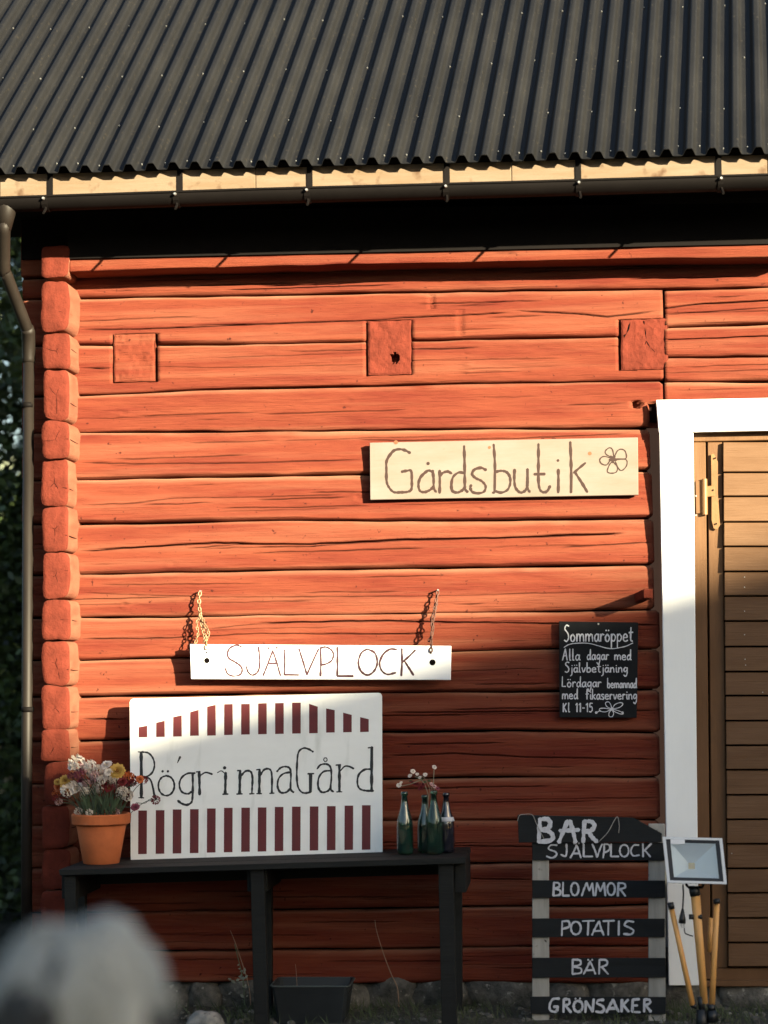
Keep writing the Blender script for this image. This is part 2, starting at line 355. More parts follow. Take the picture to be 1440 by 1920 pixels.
# seam lines (photo pixels at x = 150, 480, 960, 1225)
seams = [sm(520, 510, 500, 496), sm(558, 553, 543, 542), sm(647, 645, 633, 631), sm(742, 728, 718, 713), sm(810, 808, 803, 803),
         sm(900, 893, 886, 883), sm(983, 977, 975, 972), sm(1077, 1070, 1062, 1058), sm(1158, 1154, 1147, 1143), sm(1238, 1230, 1218, 1217),
         sm(1307, 1302, 1298, 1293), sm(1390, 1378, 1369, 1373), sm(1470, 1464, 1457, 1457), sm(1548, 1543, 1537, 1537),
         sm(1628, 1622, 1618, 1617), sm(1712, 1708, 1700, 1698), sm(1786, 1782, 1775, 1775), sm(1845, 1844, 1845, 1846)]
G = {   # cracks per log: (path, sigma, depth)
 1: [([(150, 618), (300, 616), (480, 608), (620, 603), (700, 600), (770, 595), (850, 592), (960, 585)], .0028, .011), ([(960, 582), (1080, 588), (1140, 594), (1230, 583)], .0028, .010),
     ([(860, 575), (900, 570), (960, 562)], .002, .006)],
 2: [([(150, 690), (216, 691)], .003, .012), ([(290, 688), (400, 690), (690, 684)], .002, .005)],
 4: [([(150, 868), (250, 870), (480, 868), (680, 862)], .0026, .008), ([(665, 824), (760, 826), (960, 822), (1180, 812)], .0025, .007)],
 5: [([(150, 948), (250, 944), (330, 934), (480, 932), (640, 928)], .0022, .006)],
 6: [([(150, 1034), (260, 1026), (400, 1018), (560, 1021), (640, 1018), (760, 1012), (960, 1008), (1080, 1003), (1170, 1000)], .0038, .018),
     ([(480, 1025), (560, 1026), (640, 1020)], .0025, .010), ([(340, 1030), (430, 1022), (500, 1018)], .0022, .009), ([(1040, 1027), (1120, 1022), (1225, 1017)], .0025, .009)],
 7: [([(150, 1112), (400, 1120), (800, 1118), (1190, 1108)], .0020, .006)],
 8: [([(150, 1198), (300, 1197), (480, 1188), (700, 1189), (800, 1188)], .0024, .009), ([(480, 1168), (720, 1164), (860, 1167), (960, 1168), (1240, 1172)], .0032, .013), ([(380, 1180), (480, 1170), (640, 1164)], .002, .007)],
 10: [([(150, 1348), (240, 1349)], .003, .012), ([(720, 1336), (900, 1335), (1240, 1332)], .0028, .010)],
 11: [([(720, 1417), (850, 1413), (1000, 1420), (1240, 1424)], .0026, .009)],
 12: [([(900, 1500), (1240, 1496)], .002, .006)],
 13: [([(860, 1586), (1240, 1590)], .0025, .009)],
 14: [([(860, 1647), (1000, 1650)], .003, .012)],
}
blocks = [(217, 288, 628, 714), (693, 768, 603, 701), (1168, 1249, 600, 691)]
PITS = {i: [] for i in range(20)}
for (a, b, c, d) in blocks:
    for i in (1, 2): PITS[i].append(('r', a-4, c-4, b+4, d+4, .055))
PITS[3] += [('r', 1214, 753, 1246, 815, .065), ('c', 1193, 758, 8, .05), ('k', 233, 774, 8, .006), ('k', 208, 772, 4, .006), ('k', 545, 762, 4, .005), ('k', 655, 752, 8, .004), ('k', 790, 772, 4, .005)]
PITS[7] += [('k', 233, 1132, 7, .009)]
PITS[5] += [('k', 672, 932, 9, .007), ('k', 900, 955, 8, .005)]
PITS[6] += [('k', 325, 1058, 9, .004)]
PITS[1] += [('r', 809, 552, 813, 580, .02), ('r', 862, 580, 865, 630, .01)]
PITS[2] += [('k', 875, 664, 3.5, .008), ('k', 878, 682, 4, .008), ('k', 878, 697, 3, .008)]
PITS[11] += [('k', 1215, 1389, 6, .006)]
PITS[9] += [('k', 800, 1330, 4, .006)]
for i in range(len(seams)-1):
    right = 1242 if i <= 2 else ((1242, 1218, 1222, 1225, 1225)[i-3] if i < 8 else 1236)
    if i == 0: right = 1480
    log(42, right, seams[i], seams[i+1], G.get(i, ()), PITS[i], seed=100+i*7, right_round=0 if i <= 2 else .016, autocracks=7)
# logs over the door, right of the joint
rs = [[(1240, 543), (1480, 538)], [(1240, 614), (1480, 606)], [(1240, 669), (1480, 668)], [(1240, 717), (1480, 715)], [(1240, 790), (1480, 790)]]
for i in range(4):
    g = [([(1244, 578), (1320, 569), (1480, 562)], .003, .012), ([(1250, 590), (1480, 574)], .002, .007)] if i == 0 else ()
    log(1246 if i else 1246, 1480, rs[i], rs[i+1], g, seed=400+i*5, autocracks=2, right_round=0)
# beam ends let into the wall
for k, (a, b, c, d) in enumerate(blocks):
    A, B_ = at(a-2.6, d+2.6), at(b+2.4, c-2.8); n = 26
    V, Fc = [], []
    for j in range(n+1):
        for i in range(n+1):
            u, v = i/n, j/n; x = A.x+(B_.x-A.x)*u; z = A.z+(B_.z-A.z)*v
            e = min(u, 1-u, v, 1-v)
            y = -.004 + .004*float(vn(x*20, z*20, 60+k)) + .002*float(vn(x*60, z*60, 61+k)) + (.004*(1-e/.05)**2 if e < .05 else 0)
            if k == 1:
                c0 = at(740, 671)
                if math.hypot(x-c0.x, z-c0.z) < .021*(1+.2*math.sin(5*math.atan2(z-c0.z, x-c0.x))): y += .05
            V.append((x+.003*float(vn(z*30, k, 5)), y, z+.002*float(vn(x*30, k, 5))))
    for j in range(n):
        for i in range(n): q = j*(n+1)+i; Fc.append((q, q+1, q+n+2, q+n+1))
    mb = MB().add(V, Fc)
    # sides
    s = [V[0], V[n], V[(n+1)*(n+1)-1], V[(n+1)*n]]
    bk = [(p[0], .06, p[2]) for p in s]; mb.add(s+bk, [(0, 4, 5, 1), (1, 5, 6, 2), (2, 6, 7, 3), (3, 7, 4, 0)])
    mb.build('beam_end', m_red if k == 0 else m_redend, barn, smooth=False, label=['squared beam end let into the logs near the corner', 'squared beam end with a round dark hole', 'cracked beam end above the door frame corner'][k])
# crack strokes in the third beam end
mb = MB()
for pts in ([(1207, 602), (1210, 622), (1212, 640)], [(1212, 640), (1218, 650), (1228, 660)], [(1212, 640), (1200, 665)], [(1222, 600), (1228, 608), (1236, 606)]):
    P3 = [at(x, y, -.003) for x, y in pts]; mb.tube(P3, [.0028]+[.003]*(len(P3)-2)+[.0012], 5)
mb.build('crack', m_void, barn)
mb = MB(); a, b = at(1168, 625, -.004), at(1174, 603, -.004); mb.prism([a, at(1182, 604, -.004), at(1180, 617, -.004), at(1170, 634, -.004)], Vector((0, .01, 0))); mb.build('crack', m_void, barn)

log(40, 140, [(40, 398), (140, 396)], [(40, 519), (140, 518)], seed=77, autocracks=1, rnd=.01)
# backing behind all logs (walls of the building), with door opening left open
bz1 = at(700, 470, .06).z
dxl, dxr = at(1226, 1400, .05).x, at(1226, 1400, .05).x+1.6
mb = MB().box((at(44, 900, .06).x, .055, .25), (dxl, .15, bz1+.35)); mb.box((dxl, .055, at(1300, 790, .05).z), (dxr, .15, bz1)); mb.box((dxr, .055, .25), (dxr+3, .15, bz1))
mb.build('inner_wall', m_reddark, barn)
mb = MB().box((BX-.02, .16, .2), (BX+.14, 6, bz1)); mb.box((BX, 5.9, .2), (dxr+3, 6, bz1)); mb.build('gable_wall', m_reddark, barn)

# corner: ends of the cross-wall logs standing proud of the wall
ends = [(461, 519), (527, 622), (625, 691), (694, 787), (790, 859), (862, 948), (951, 1033), (1036, 1122), (1125, 1200), (1203, 1284),
        (1287, 1367), (1369, 1426), (1430, 1508), (1511, 1590), (1593, 1668), (1671, 1748), (1751, 1843)]
YE = -.19
for k, (t, b) in enumerate(ends):
    rg = random.Random(k+3)
    dx = rg.uniform(-4, 4); YE = -.19+rg.uniform(-.018, .018)
    A = at(79+dx, b, YE); B_ = at(129+rg.uniform(-2, 3), t, YE)
    cx, cz = (A.x+B_.x)/2, (A.z+B_.z)/2; hx, hz = (B_.x-A.x)/2, (B_.z-A.z)/2+.0035
    n = 40; rings = []
    pw = rg.uniform(5, 9)
    def outline(sc, y):
        out = []
        for i in range(n):
            q = 2*math.pi*i/n; c, s_ = math.cos(q), math.sin(q)
            r = 1/((abs(c)**pw+abs(s_)**pw)**(1/pw))
            r *= 1+.025*math.sin(2*q+k)+.022*math.sin(3*q+2*k)+.010*math.sin(5*q+k*3)+.006*math.sin(11*q+k)
            out.append(Vector((cx+hx*c*r*sc, y, cz+hz*s_*r*sc*.995)))
        return out
    rings = [outline(.0, YE-.002), outline(.35, YE-.003), outline(.7, YE-.001), outline(.975, YE+.0005), outline(.995, YE+.004), outline(1.0, YE+.009), outline(1.0, YE+.09), outline(1.0, .02), outline(1.0, .09)]
    V = [p for r in rings for p in r]
    V = [Vector((p.x+.0025*float(vn(p.y*20, p.z*30, k)), p.y+(.0035*float(vn(p.x*30, p.z*30, k+9)) if p.y < YE+.02 else 0), p.z)) for p in V]
    Fc = [(i*n+j, i*n+(j+1) % n, (i+1)*n+(j+1) % n, (i+1)*n+j) for i in range(len(rings)-1) for j in range(n)]
    oe = mobj('log_end', V, Fc, m_redend, barn, smooth=True); oe.data.materials.append(m_red)
    for fi, p_ in enumerate(oe.data.polygons): p_.material_index = 1 if fi//n >= 4 else 0
    oe.data.attributes.new('wear', 'FLOAT', 'POINT').data.foreach_set('value', [(.55+.25*float(vn(p.y*30, p.z*40, k)) if vi//n >= 5 else 0) for vi, p in enumerate(V)])
    if k > 0:                            # radial drying check on the end and along the side
        zc = cz+rg.uniform(-.3, .3)*hz
        m2 = MB(); x0 = cx+rg.uniform(-.1, .4)*hx
        m2.tube([(x0, YE-.001, zc+rg.uniform(.0, .01)), (cx+hx*.9, YE+.001, zc), (cx+hx*1.0, YE+.03, zc-.002), (cx+hx*1.0, YE+.09, zc-.004), (cx+hx*.995, YE+.17, zc-.004)], [.0006, .0018, .0022, .0018, .001], 5)
        a5 = rg.uniform(0, 6.28)
        for a6, l6 in ((a5, .75), (a5+2.3, .5), (a5+4.1, .6)): m2.tube([(cx, YE-.0025, cz), (cx+hx*l6*.5*math.cos(a6+.1), YE-.0012, cz+hz*l6*.5*math.sin(a6+.1)), (cx+hx*l6*math.cos(a6), YE-.001, cz+hz*l6*math.sin(a6))], [.0006, .0014, .0005], 5)
        m2.build('crack', m_void, barn)

# wall plate under the eaves
PY = -.165
plate_b = [(128, 512), (480, 501), (960, 490), (1480, 481)]
log(128, 1490, [(128, 425), (480, 410), (960, 396), (1480, 384)], plate_b, Y=PY, seed=900, rnd=.007, name='wall_plate', extra_back=.2, autocracks=5, rows=36, bulge=.004)

for (xa, xb, Yf, ya_, yb_) in ((40, 127, -.03, 486, 485), (127.5, 1490, PY-.020, 485, 456)):  # black boards added so the eave shadow is painted in
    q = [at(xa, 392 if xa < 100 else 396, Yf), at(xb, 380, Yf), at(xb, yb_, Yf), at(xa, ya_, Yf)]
    MB().prism(q, Vector((0, .02, 0))).build('eave_shade_board', m_soffit, barn, label='added black board standing in for the shadow under the eaves')
# --- roof
E0, E1 = at(30, 325, -.56), at(1430, 288, -.56)
eu = (E1-E0).normalized(); rd = ray(1372, -2150).normalized()
if rd.dot(Vector((0, 1, 0))) < 0: rd = -rd
rn = eu.cross(rd).normalized()
if rn.z < 0: rn = -rn
pitchm = (E1-E0).length/ (1400/41.9)
tL = -(E0 - at(-204, 331, -.56)).length
off0 = ((at(740, 307, -.56)-E0).dot(eu)) % pitchm
def sheet(t0, t1, lift, s1):
    n = max(2, int((t1-t0)/pitchm*18)); ts = np.linspace(t0, t1, n+1); ss = [0, .03, .4, .9, 1.5, 2.2, 3.2, s1]; V, Fc = [], []
    for si, s_ in enumerate(ss):
        for t in ts:
            ph = ((t-off0)/pitchm) % 1.0; ph = min(ph, 1-ph)           # 0 at crest centre
            h = .036*(1 if ph < .10 else (0 if ph > .31 else .5+.5*math.cos(math.pi*(ph-.10)/.21)))
            s2 = s_ - .004*float(vn(t*4, 3, 5)) if si < 2 else s_
            V.append(E0+eu*t+rd*s2+rn*(h+lift-(.0012 if si == 0 else 0)+.0015*float(vn(t*3, s_*2, 2))))
    m = len(ts)
    for i in range(len(ss)-1):
        for j in range(m-1): Fc.append((i*m+j, i*m+j+1, (i+1)*m+j+1, (i+1)*m+j))
    # folded thickness at the eave
    b0 = len(V); V += [V[j].copy() for j in range(m)]+[V[j]-rn*.0035 for j in range(m)]
    for j in range(m-1): Fc.append((b0+m+j, b0+m+j+1, b0+j+1, b0+j))
    return V, Fc
t = tL; W = pitchm*10; tend = (at(1700, 285, -.56)-E0).dot(eu); k = 0
RLEN = 4.2
while t < tend:
    V, Fc = sheet(t, min(t+W+pitchm*.3, tend), .0012*(k % 2), RLEN); mobj('roof_sheet', V, Fc, m_roof, barn, smooth=True)
    t += W; k += 1
# deck below the sheets
dk = [E0+eu*(tL+.05)+rd*.05-rn*.006, E0+eu*tend+rd*.05-rn*.006, E0+eu*tend+rd*RLEN-rn*.006, E0+eu*(tL+.05)+rd*RLEN-rn*.006]
MB().prism(dk, -rn*.035).build('roof_deck', m_soffit, barn)
# far slope of the roof
rid0, rid1 = E0+eu*tL+rd*RLEN, E0+eu*tend+rd*RLEN
MB().prism([rid0, rid1, rid1+Vector((0, 3.2, -3.0)), rid0+Vector((0, 3.2, -3.0))], Vector((0, 0, .03))).build('roof_back_slope', m_roof, barn)
# screws
mb = MB(); rg = random.Random(5)
ncr = int((tend-tL)/pitchm)
for row, s_ in enumerate((.06, .42, .95, 1.5, 2.1)):
    for c in range(ncr):
        if (c*7+row*3) % 2 and row: continue
        if rg.random() < .12: continue
        tt = tL+((off0-tL) % pitchm)+c*pitchm + (.5*pitchm if row else .5*pitchm)
        p = E0+eu*(tt+rg.uniform(-.006, .006))+rd*(s_+rg.uniform(-.02, .02))+rn*.001
        mb.tube([p, p+rn*.005], [.0042, .003], 6)
mb.build('roof_screws', m_screw, barn, kind='stuff')
# verge board at the left gable
V0 = E0+eu*(tL+.01)+rd*.02-rn*.005
MB().prism([V0, V0+rd*(RLEN-.05), V0+rd*(RLEN-.05)-rn*.16, V0-rn*.16], eu*.022).build('verge_board', m_soffit, barn)
# fascia
FYy = -.500
fpx = [(-190, 380), (0, 374), (480, 358), (960, 345), (1440, 331), (1700, 323)]
bt = [at(x, y, FYy)-Vector((0, 0, .045)) for x, y in fpx]; tp = [p+Vector((0, 0, .125)) for p in bt]
for i in range(len(bt)-1):
    a, b = bt[i], bt[i+1]-Vector((.0025, 0, 0))
    MB().prism([a, b, b+Vector((0, 0, .17)), a+Vector((0, 0, .17))], Vector((0, .025, 0))).build('fascia_board', m_fascia, barn, bevel=.002)
# soffit boards between fascia and wall
for k in range(4):
    ya, yb = -.474+k*.205, -.474+k*.205+.201
    A, B_ = bt[0]+Vector((0, 0, .055)), bt[-1]+Vector((0, 0, .055))
    MB().prism([Vector((A.x, ya, A.z)), Vector((B_.x, ya, B_.z)), Vector((B_.x, ya, B_.z+.02)), Vector((A.x, ya, A.z+.02))], Vector((0, yb-ya, 0))).build('soffit_board', m_soffit, barn)
# gutter
gutter_pts = [(at(x, y+2, FYy-.062)) for x, y in fpx]
GR = .056
def gutter_mesh():
    V, Fc = [], []; n = 14; L0 = gutter_pts[1]+(gutter_pts[0]-gutter_pts[1])*.2; pts = [L0]+gutter_pts[1:]
    for lay, rr in ((0, GR), (1, GR-.002)):
        for p in pts:
            for k in range(n+1):
                q = math.pi*k/n; V.append(p+Vector((0, -math.cos(q)*rr, -math.sin(q)*rr*.98)))
    m = len(pts)
    for lay in (0, 1):
        o = lay*m*(n+1)
        for i in range(m-1):
            for k in range(n):
                q = (o+i*(n+1)+k, o+(i+1)*(n+1)+k, o+(i+1)*(n+1)+k+1, o+i*(n+1)+k+1); Fc.append(q if lay == 0 else q[::-1])
    mb = MB().add(V, Fc)
    front = [p+Vector((0, -GR, 0)) for p in pts]; mb.tube(front, .006, 8)     # rolled bead
    return mb, L0
mb, GL0 = gutter_mesh()
gut = mb.build('gutter', m_gutter, barn, smooth=True, label='dark brown half round gutter under the cream fascia')
for px in (88, 333, 578, 837, 1085, 1350):
    py = np.interp(px, [p[0] for p in fpx], [p[1] for p in fpx])
    b = at(px, py+2, FYy-.062); yF = FYy-.006
    m = MB(); wd = .013
    arc = [Vector((b.x, b.y-math.cos(q)*(GR+.004), b.z-math.sin(q)*(GR+.004))) for q in [math.pi*i/10 for i in range(11)]]
    path = [Vector((b.x, yF, b.z+.13)), Vector((b.x, yF, b.z+.02))]
    for seq in (arc, path):
        for i in range(len(seq)-1):
            a, c = seq[i], seq[i+1]; nn = Vector((0, -(c.z-a.z), (c.y-a.y))).normalized()*.0035
            m.prism([a+Vector((-wd, 0, 0)), a+Vector((wd, 0, 0)), c+Vector((wd, 0, 0)), c+Vector((-wd, 0, 0))], nn)
    # front tongue clip reaching up over the gutter bead to the roof edge
    m.tube([(b.x+.002, b.y-GR*.55, b.z-GR*.8), (b.x+.004, b.y-GR*.75, b.z-GR*1.05), (b.x+.006, b.y-GR*1.5, b.z-GR*1.5)], [.007, .0065, .006], 6)
    br = m.build('bracket', m_gutter, gut)
    mobj('bolt', *(lambda q: (q.v, q.f))(MB().tube([(b.x, b.y-GR-.008, b.z-.012), (b.x, b.y-GR-.017, b.z-.012)], [.0075, .005], 8)), m_screw, gut)
# downpipe
def smooth_pts(P, n=6):
    P = [Vector(p) for p in P]; Q = [P[0]*2-P[1]]+P+[P[-1]*2-P[-2]]; out = []
    for i in range(1, len(Q)-2):
        for k in range(n):
            t = k/n; a, b, c, d = Q[i-1], Q[i], Q[i+1], Q[i+2]
            out.append(.5*((2*b)+(c-a)*t+(2*a-5*b+4*c-d)*t*t+(3*b-a-3*c+d)*t**3))
    return out+[P[-1]]
gp = GL0; ybt = -.12
p0 = at(12, 385, FYy-.062); p1 = at(8, 432, FYy-.062); p2 = at(8, 505, -.44); p3 = at(53, 622, -.20); p4 = at(54, 668, ybt); p5 = at(50, 1500, ybt); p6 = at(50, 1860, ybt)
pipe = MB().tube([p0+Vector((0, 0, .02)), p0-Vector((0, 0, .02)), p1], [.048, .046, .030], 16).build('downpipe', m_pipe, barn, smooth=True, label='dark brown steel downpipe running down the corner of the barn')
MB().tube(smooth_pts([p1+Vector((0, 0, .02)), p1, p2, p2.lerp(p3, .12), p3.lerp(p2, .08), p3], 5), .028, 16).build('elbow', m_pipe, pipe, smooth=True)
MB().tube([p3.lerp(p2, .06), p3, p4, p4-Vector((0, 0, .03))], [.032, .032, .031, .031], 16).build('elbow', m_pipe, pipe, smooth=True)
MB().tube([p4-Vector((0, 0, .02)), p5, p6], .026, 16).build('pipe_shaft', m_pipe, pipe, smooth=True)
for py in (760, 1330):
    c = at(52, py, ybt); MB().tube([c-Vector((0, 0, .012)), c+Vector((0, 0, .012))], .0295, 16).build('pipe_clamp', m_gutter, pipe, smooth=True)

# --- door frame (white), set on the face of the wall
FY = -.065
def board(px4, Y, th, name, m, parent, bevel=.003, a=None, b=0, **kw):
    q = [at(x, y, Y) if a is None else atl(x, y, a, b) for x, y in px4]
    off = Vector((0, th, 0)) if a is None else Vector((0, th, -th*b))
    return MB().prism(q, off).build(name, m, parent, bevel=bevel, **kw)
xi = lambda y: 1300+(y-810)*(11/1040.)
xo = lambda y: 1236+(y-810)*(18/1040.)
board([(1230, 750), (1500, 745), (1500, 806), (1235, 811)], FY, .03, 'frame_board', m_white, barn, label='white board across the top of the doorway')
board([(xo(812), 812), (xi(812), 811.5), (xi(1848), 1848), (xo(1848), 1848)], FY+.002, .03, 'frame_board', m_white, barn, label='white upright board left of the ochre door')
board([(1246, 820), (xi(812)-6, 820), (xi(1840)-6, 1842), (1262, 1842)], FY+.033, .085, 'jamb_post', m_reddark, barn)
# door, set back behind the frame face
DY = .0
door = empty('door', at(1360, 1830, DY)-Vector(barn.location), None); door.parent = barn; door['label'] = 'ochre plank door with horizontal boards'
board([(xi(812)-4, 812), (1500, 807), (1500, 824), (1326, 826), (1336, 1850), (xi(1848)-4, 1850)][:2]+[(1500, 824), (xi(812)-4, 828)], DY-.010, .05, 'head_rail', m_ochre2, door)
board([(xi(829)-4, 829), (1323, 829), (1333, 1836), (xi(1840)-4, 1836)], DY-.012, .06, 'jamb_strip', m_ochre2, door)
board([(1326.5, 829), (1354, 829), (1365, 1815), (1336, 1815)], DY, .05, 'stile', m_ochre2, door)
board([(1336, 1816), (1500, 1815), (1500, 1838), (1336, 1838)], DY-.002, .05, 'bottom_rail', m_ochre2, door)
board([(1322, 1839), (1500, 1838), (1500, 1850), (1322, 1850)], DY-.03, .1, 'threshold', m_ochre2, door)
ysl = [828, 886, 931, 979, 1025, 1072, 1118, 1165, 1213, 1260, 1305, 1352, 1398, 1444, 1491, 1537, 1583, 1629, 1675, 1722, 1768, 1814]
for i in range(len(ysl)-1):
    t_, b_ = ysl[i], ysl[i+1]; xa = 1356+(t_-828)*.0105
    o = -.030+random.uniform(-.0012, .0012)
    q = [at(xa, b_-2, DY+o), at(1500, b_-2.4, DY+o), at(1500, t_+1, DY+o+.006), at(xa, t_+1.2, DY+o+.006)]
    MB().prism(q, Vector((0, .032, 0))).build('plank', m_ochre, door, bevel=.0022)
MB().box(tuple(at(1330, 1815, .04)), (at(1500, 1815, .04).x, .06, at(1330, 828, .04).z)).build('door_backing', m_reddark, door)
# nails
mb = MB()
for px, py in [(1396, 1082), (1396, 1101), (1396, 1146), (1396, 1190), (1397, 1236), (1398, 1247), (1372, 1600), (1430, 1298)]:
    p = at(px, py, DY-.029); mb.tube([p, p-Vector((0, .003, 0))], .0028, 6)
mb.build('nails', m_screw, door, kind='stuff')
# hinge
hy = DY-.012
hg = board([(1333, 852), (1338, 850), (1346, 866), (1346, 925), (1350, 985), (1345, 993), (1338, 991), (1334, 975), (1334, 925)], hy-.006, .006, 'hinge', m_hinge, door, bevel=.001)
m = MB(); c0, c1 = at(1322, 965, hy-.014), at(1321, 898, hy-.014); m.tube([c0, c1], .0125, 12); m.build('hinge_knuckle', m_hinge, hg if False else door, smooth=False)
board([(1322, 912), (1340, 910), (1340, 930), (1322, 932)], hy-.010, .006, 'hinge_leaf', m_hinge, door, bevel=.001)
board([(1304, 902), (1318, 901), (1318, 962), (1305, 963)], hy-.008, .006, 'hinge_leaf', m_ochre2, door, bevel=.001)
for px, py in ((1341, 859), (1337, 919), (1343, 982), (1305, 930), (1305, 966)):
    p = at(px, py, hy-.010); MB().tube([p, p-Vector((0, .004, 0))], .004, 8).build('screw', m_gutter if px > 1310 else m_screw, door)

# --- foundation stones
rg = random.Random(11)
def rock(name, c, sx, sy, sz, seed, m, parent=None, sub=3, amp=.16, **kw):
    bm = bmesh.new(); bmesh.ops.create_icosphere(bm, subdivisions=sub, radius=1)
    V = []
    for v in bm.verts:
        p = v.co.copy(); q = p*1.3+Vector((seed*3.1, seed*1.7, seed))
        d = 1+amp*mnoise.noise(q)*1.6+amp*.5*mnoise.noise(q*2.7)+amp*.22*mnoise.noise(q*7)
        p = Vector([math.copysign(abs(a)**.8, a) for a in p])
        V.append(Vector(c)+Vector((p.x*sx*d, p.y*sy*d, p.z*sz*d)))
    Fc = [tuple(v.index for v in f.verts) for f in bm.faces]; bm.free()
    return mobj(name, V, Fc, m, parent, smooth=True, **kw)
gx = BX-.05; k = 0
xe = dxr+.6
while gx < xe:
    wdt = rg.uniform(.14, .34); h = .075
    rock('foundation_stone', (gx+wdt/2, .115+rg.uniform(-.015, .02), .045+rg.uniform(-.01, .01)), wdt*.66, .14, rg.uniform(.10, .125), k+1, m_stone, barn, amp=.2); gx += wdt; k += 1
MB().box((BX-.02, .10, -.1), (xe, .5, .26)).build('foundation_core', m_stone, barn)
# hewn peg by the door
m = MB(); a = at(1198, 1121, 0); ex = Vector((.034, -.21, .012)); s_ = .021
q = [a+Vector((-s_, 0, -s_)), a+Vector((s_, 0, -s_)), a+Vector((s_, 0, s_)), a+Vector((-s_, 0, s_))]
MB().prism([p+ex for p in q], -ex).build('peg', m_redend, barn, bevel=.003, label='square wooden peg sticking out beside the door frame')

# ================================================================== STROKES
def ribbon(mb, pts3, width, nrm, th=.0009):
    """raised strip following pts3 on a plane with normal nrm (towards the camera)"""
    P = smooth_pts(pts3, 5) if len(pts3) > 2 else [Vector(p) for p in pts3]
    n = len(P); ws = width if isinstance(width, list) else None
    L_, R_ = [], []
    for i, p in enumerate(P):
        t = (P[min(i+1, n-1)]-P[max(i-1, 0)]).normalized(); s = t.cross(nrm).normalized()
        wd = width*(1+.16*math.sin(i*1.7+p.x*90)+.14*math.sin(i*.63+p.z*140)) if not ws else width[0]+(width[1]-width[0])*i/(n-1)
        L_.append(p-s*wd/2+nrm*th); R_.append(p+s*wd/2+nrm*th)
    # round-ish ends
    t0 = (P[0]-P[1]).normalized(); t1 = (P[-1]-P[-2]).normalized(); w0 = (ws[0] if ws else width); w1 = (ws[1] if ws else width)
    V = L_+R_+[p-nrm*th*1.5 for p in L_]+[p-nrm*th*1.5 for p in R_]
    Fc = []
    for i in range(n-1):
        Fc.append((i, i+1, n+i+1, n+i)); Fc.append((2*n+i, 2*n+i+1, i+1, i)); Fc.append((n+i, n+i+1, 3*n+i+1, 3*n+i))
    b = len(V); V.append(P[0]+t0*w0*.38+nrm*th); V.append(P[-1]+t1*w1*.38+nrm*th)
    Fc += [(0, n, b), (n-1, b+1, 2*n-1)]
    mb.add(V, Fc)
def dot3(mb, c, r, nrm, th=.001):
    t = Vector((1, 0, 0)); s = nrm.cross(t).normalized(); n = 10
    V = [Vector(c)+nrm*th+(t*math.cos(6.2832*k/n)+s*math.sin(6.2832*k/n))*r for k in range(n)]
    mb.add(V, [tuple(range(n))])
class Pen:
    def __init__(s, a, b=0): s.mb = MB(); s.a, s.b = a, b; s.n = Vector((0, -1, b)).normalized(); s.k = 0
    def P(s, x, y): return atl(x, y, s.a, s.b)
    def st(s, pts, w, ox=0, oy=0, sc=1.0):
        s.k += 1; th = .0007+.00008*(s.k % 9)
        W = [q/400 for q in w] if isinstance(w, list) else w/400
        ribbon(s.mb, [s.P(ox+x/sc, oy+y/sc) for x, y in pts], W, s.n, th)
    def dt(s, x, y, r, ox=0, oy=0, sc=1.0): s.k += 1; dot3(s.mb, s.P(ox+x/sc, oy+y/sc), r/400, s.n, .001+.00008*(s.k % 9))
    def oval(s, cx, cy, rx, ry, w, ox=0, oy=0, sc=1.0):
        s.st([(cx+rx*math.sin(q), cy-ry*math.cos(q)) for q in [6.2832*i/10 for i in range(11)]], w, ox, oy, sc)

# ---------------- Gardsbutik sign
GA = -.045
sg = empty('farm_shop_sign', at(945, 930, GA), 'bare wooden board lettered Gårdsbutik with a small drawn flower', 'sign')
board([(693, 830), (1196, 820), (1197, 928), (694, 937)], GA, .028, 'board', m_wood, sg, bevel=.002)
pen = Pen(GA); o5 = (680, 810, 5.333); o6 = (940, 810, 5.333)
for s_ in ([(475,210),(430,185),(375,172),(320,182),(280,220),(240,290),(238,380),(240,490),(262,550),(310,600),(380,603),(450,598),(488,570),(492,480),(485,390),(440,388),(390,398)],
           [(700,400),(660,385),(620,410),(575,460),(558,530),(575,590),(625,600),(680,575),(705,545)], [(700,385),(710,470),(712,560),(735,600)],
           [(770,385),(772,500),(770,610)], [(775,440),(800,410),(850,395),(890,415)],
           [(1015,410),(960,405),(905,450),(888,530),(900,590),(950,605),(1000,580),(1025,540)], [(1015,140),(1020,300),(1022,500),(1025,570),(1050,600)],
           [(1235,380),(1185,358),(1120,375),(1095,420),(1130,460),(1190,490),(1230,540),(1215,595),(1160,612),(1100,600),(1078,560),(1085,530)],
           [(1310,125),(1322,300),(1322,450),(1318,590),(1300,608)], [(1325,400),(1387,388),(1440,402),(1472,450),(1475,520),(1447,580),(1387,606),(1330,592)]):
    pen.st(s_, 4.9, *o5)
pen.dt(655, 315, 3.2, *o5)
for s_ in ([(133,375),(130,460),(140,550),(180,600),(220,600),(255,560),(262,480),(262,370)], [(262,480),(262,560),(285,600)],
           [(372,120),(372,300),(372,480),(385,570),(420,602),(460,590),(488,540)], [(330,422),(435,420)], [(570,375),(572,480),(570,605)],
           [(690,100),(698,300),(700,450),(698,605)], [(840,310),(780,360),(725,408)], [(735,400),(800,500),(860,600)]):
    pen.st(s_, 5.0, *o6)
pen.dt(567, 285, 2.6, *o6)
pen.mb.build('lettering', m_brownline, sg)
pen = Pen(GA)
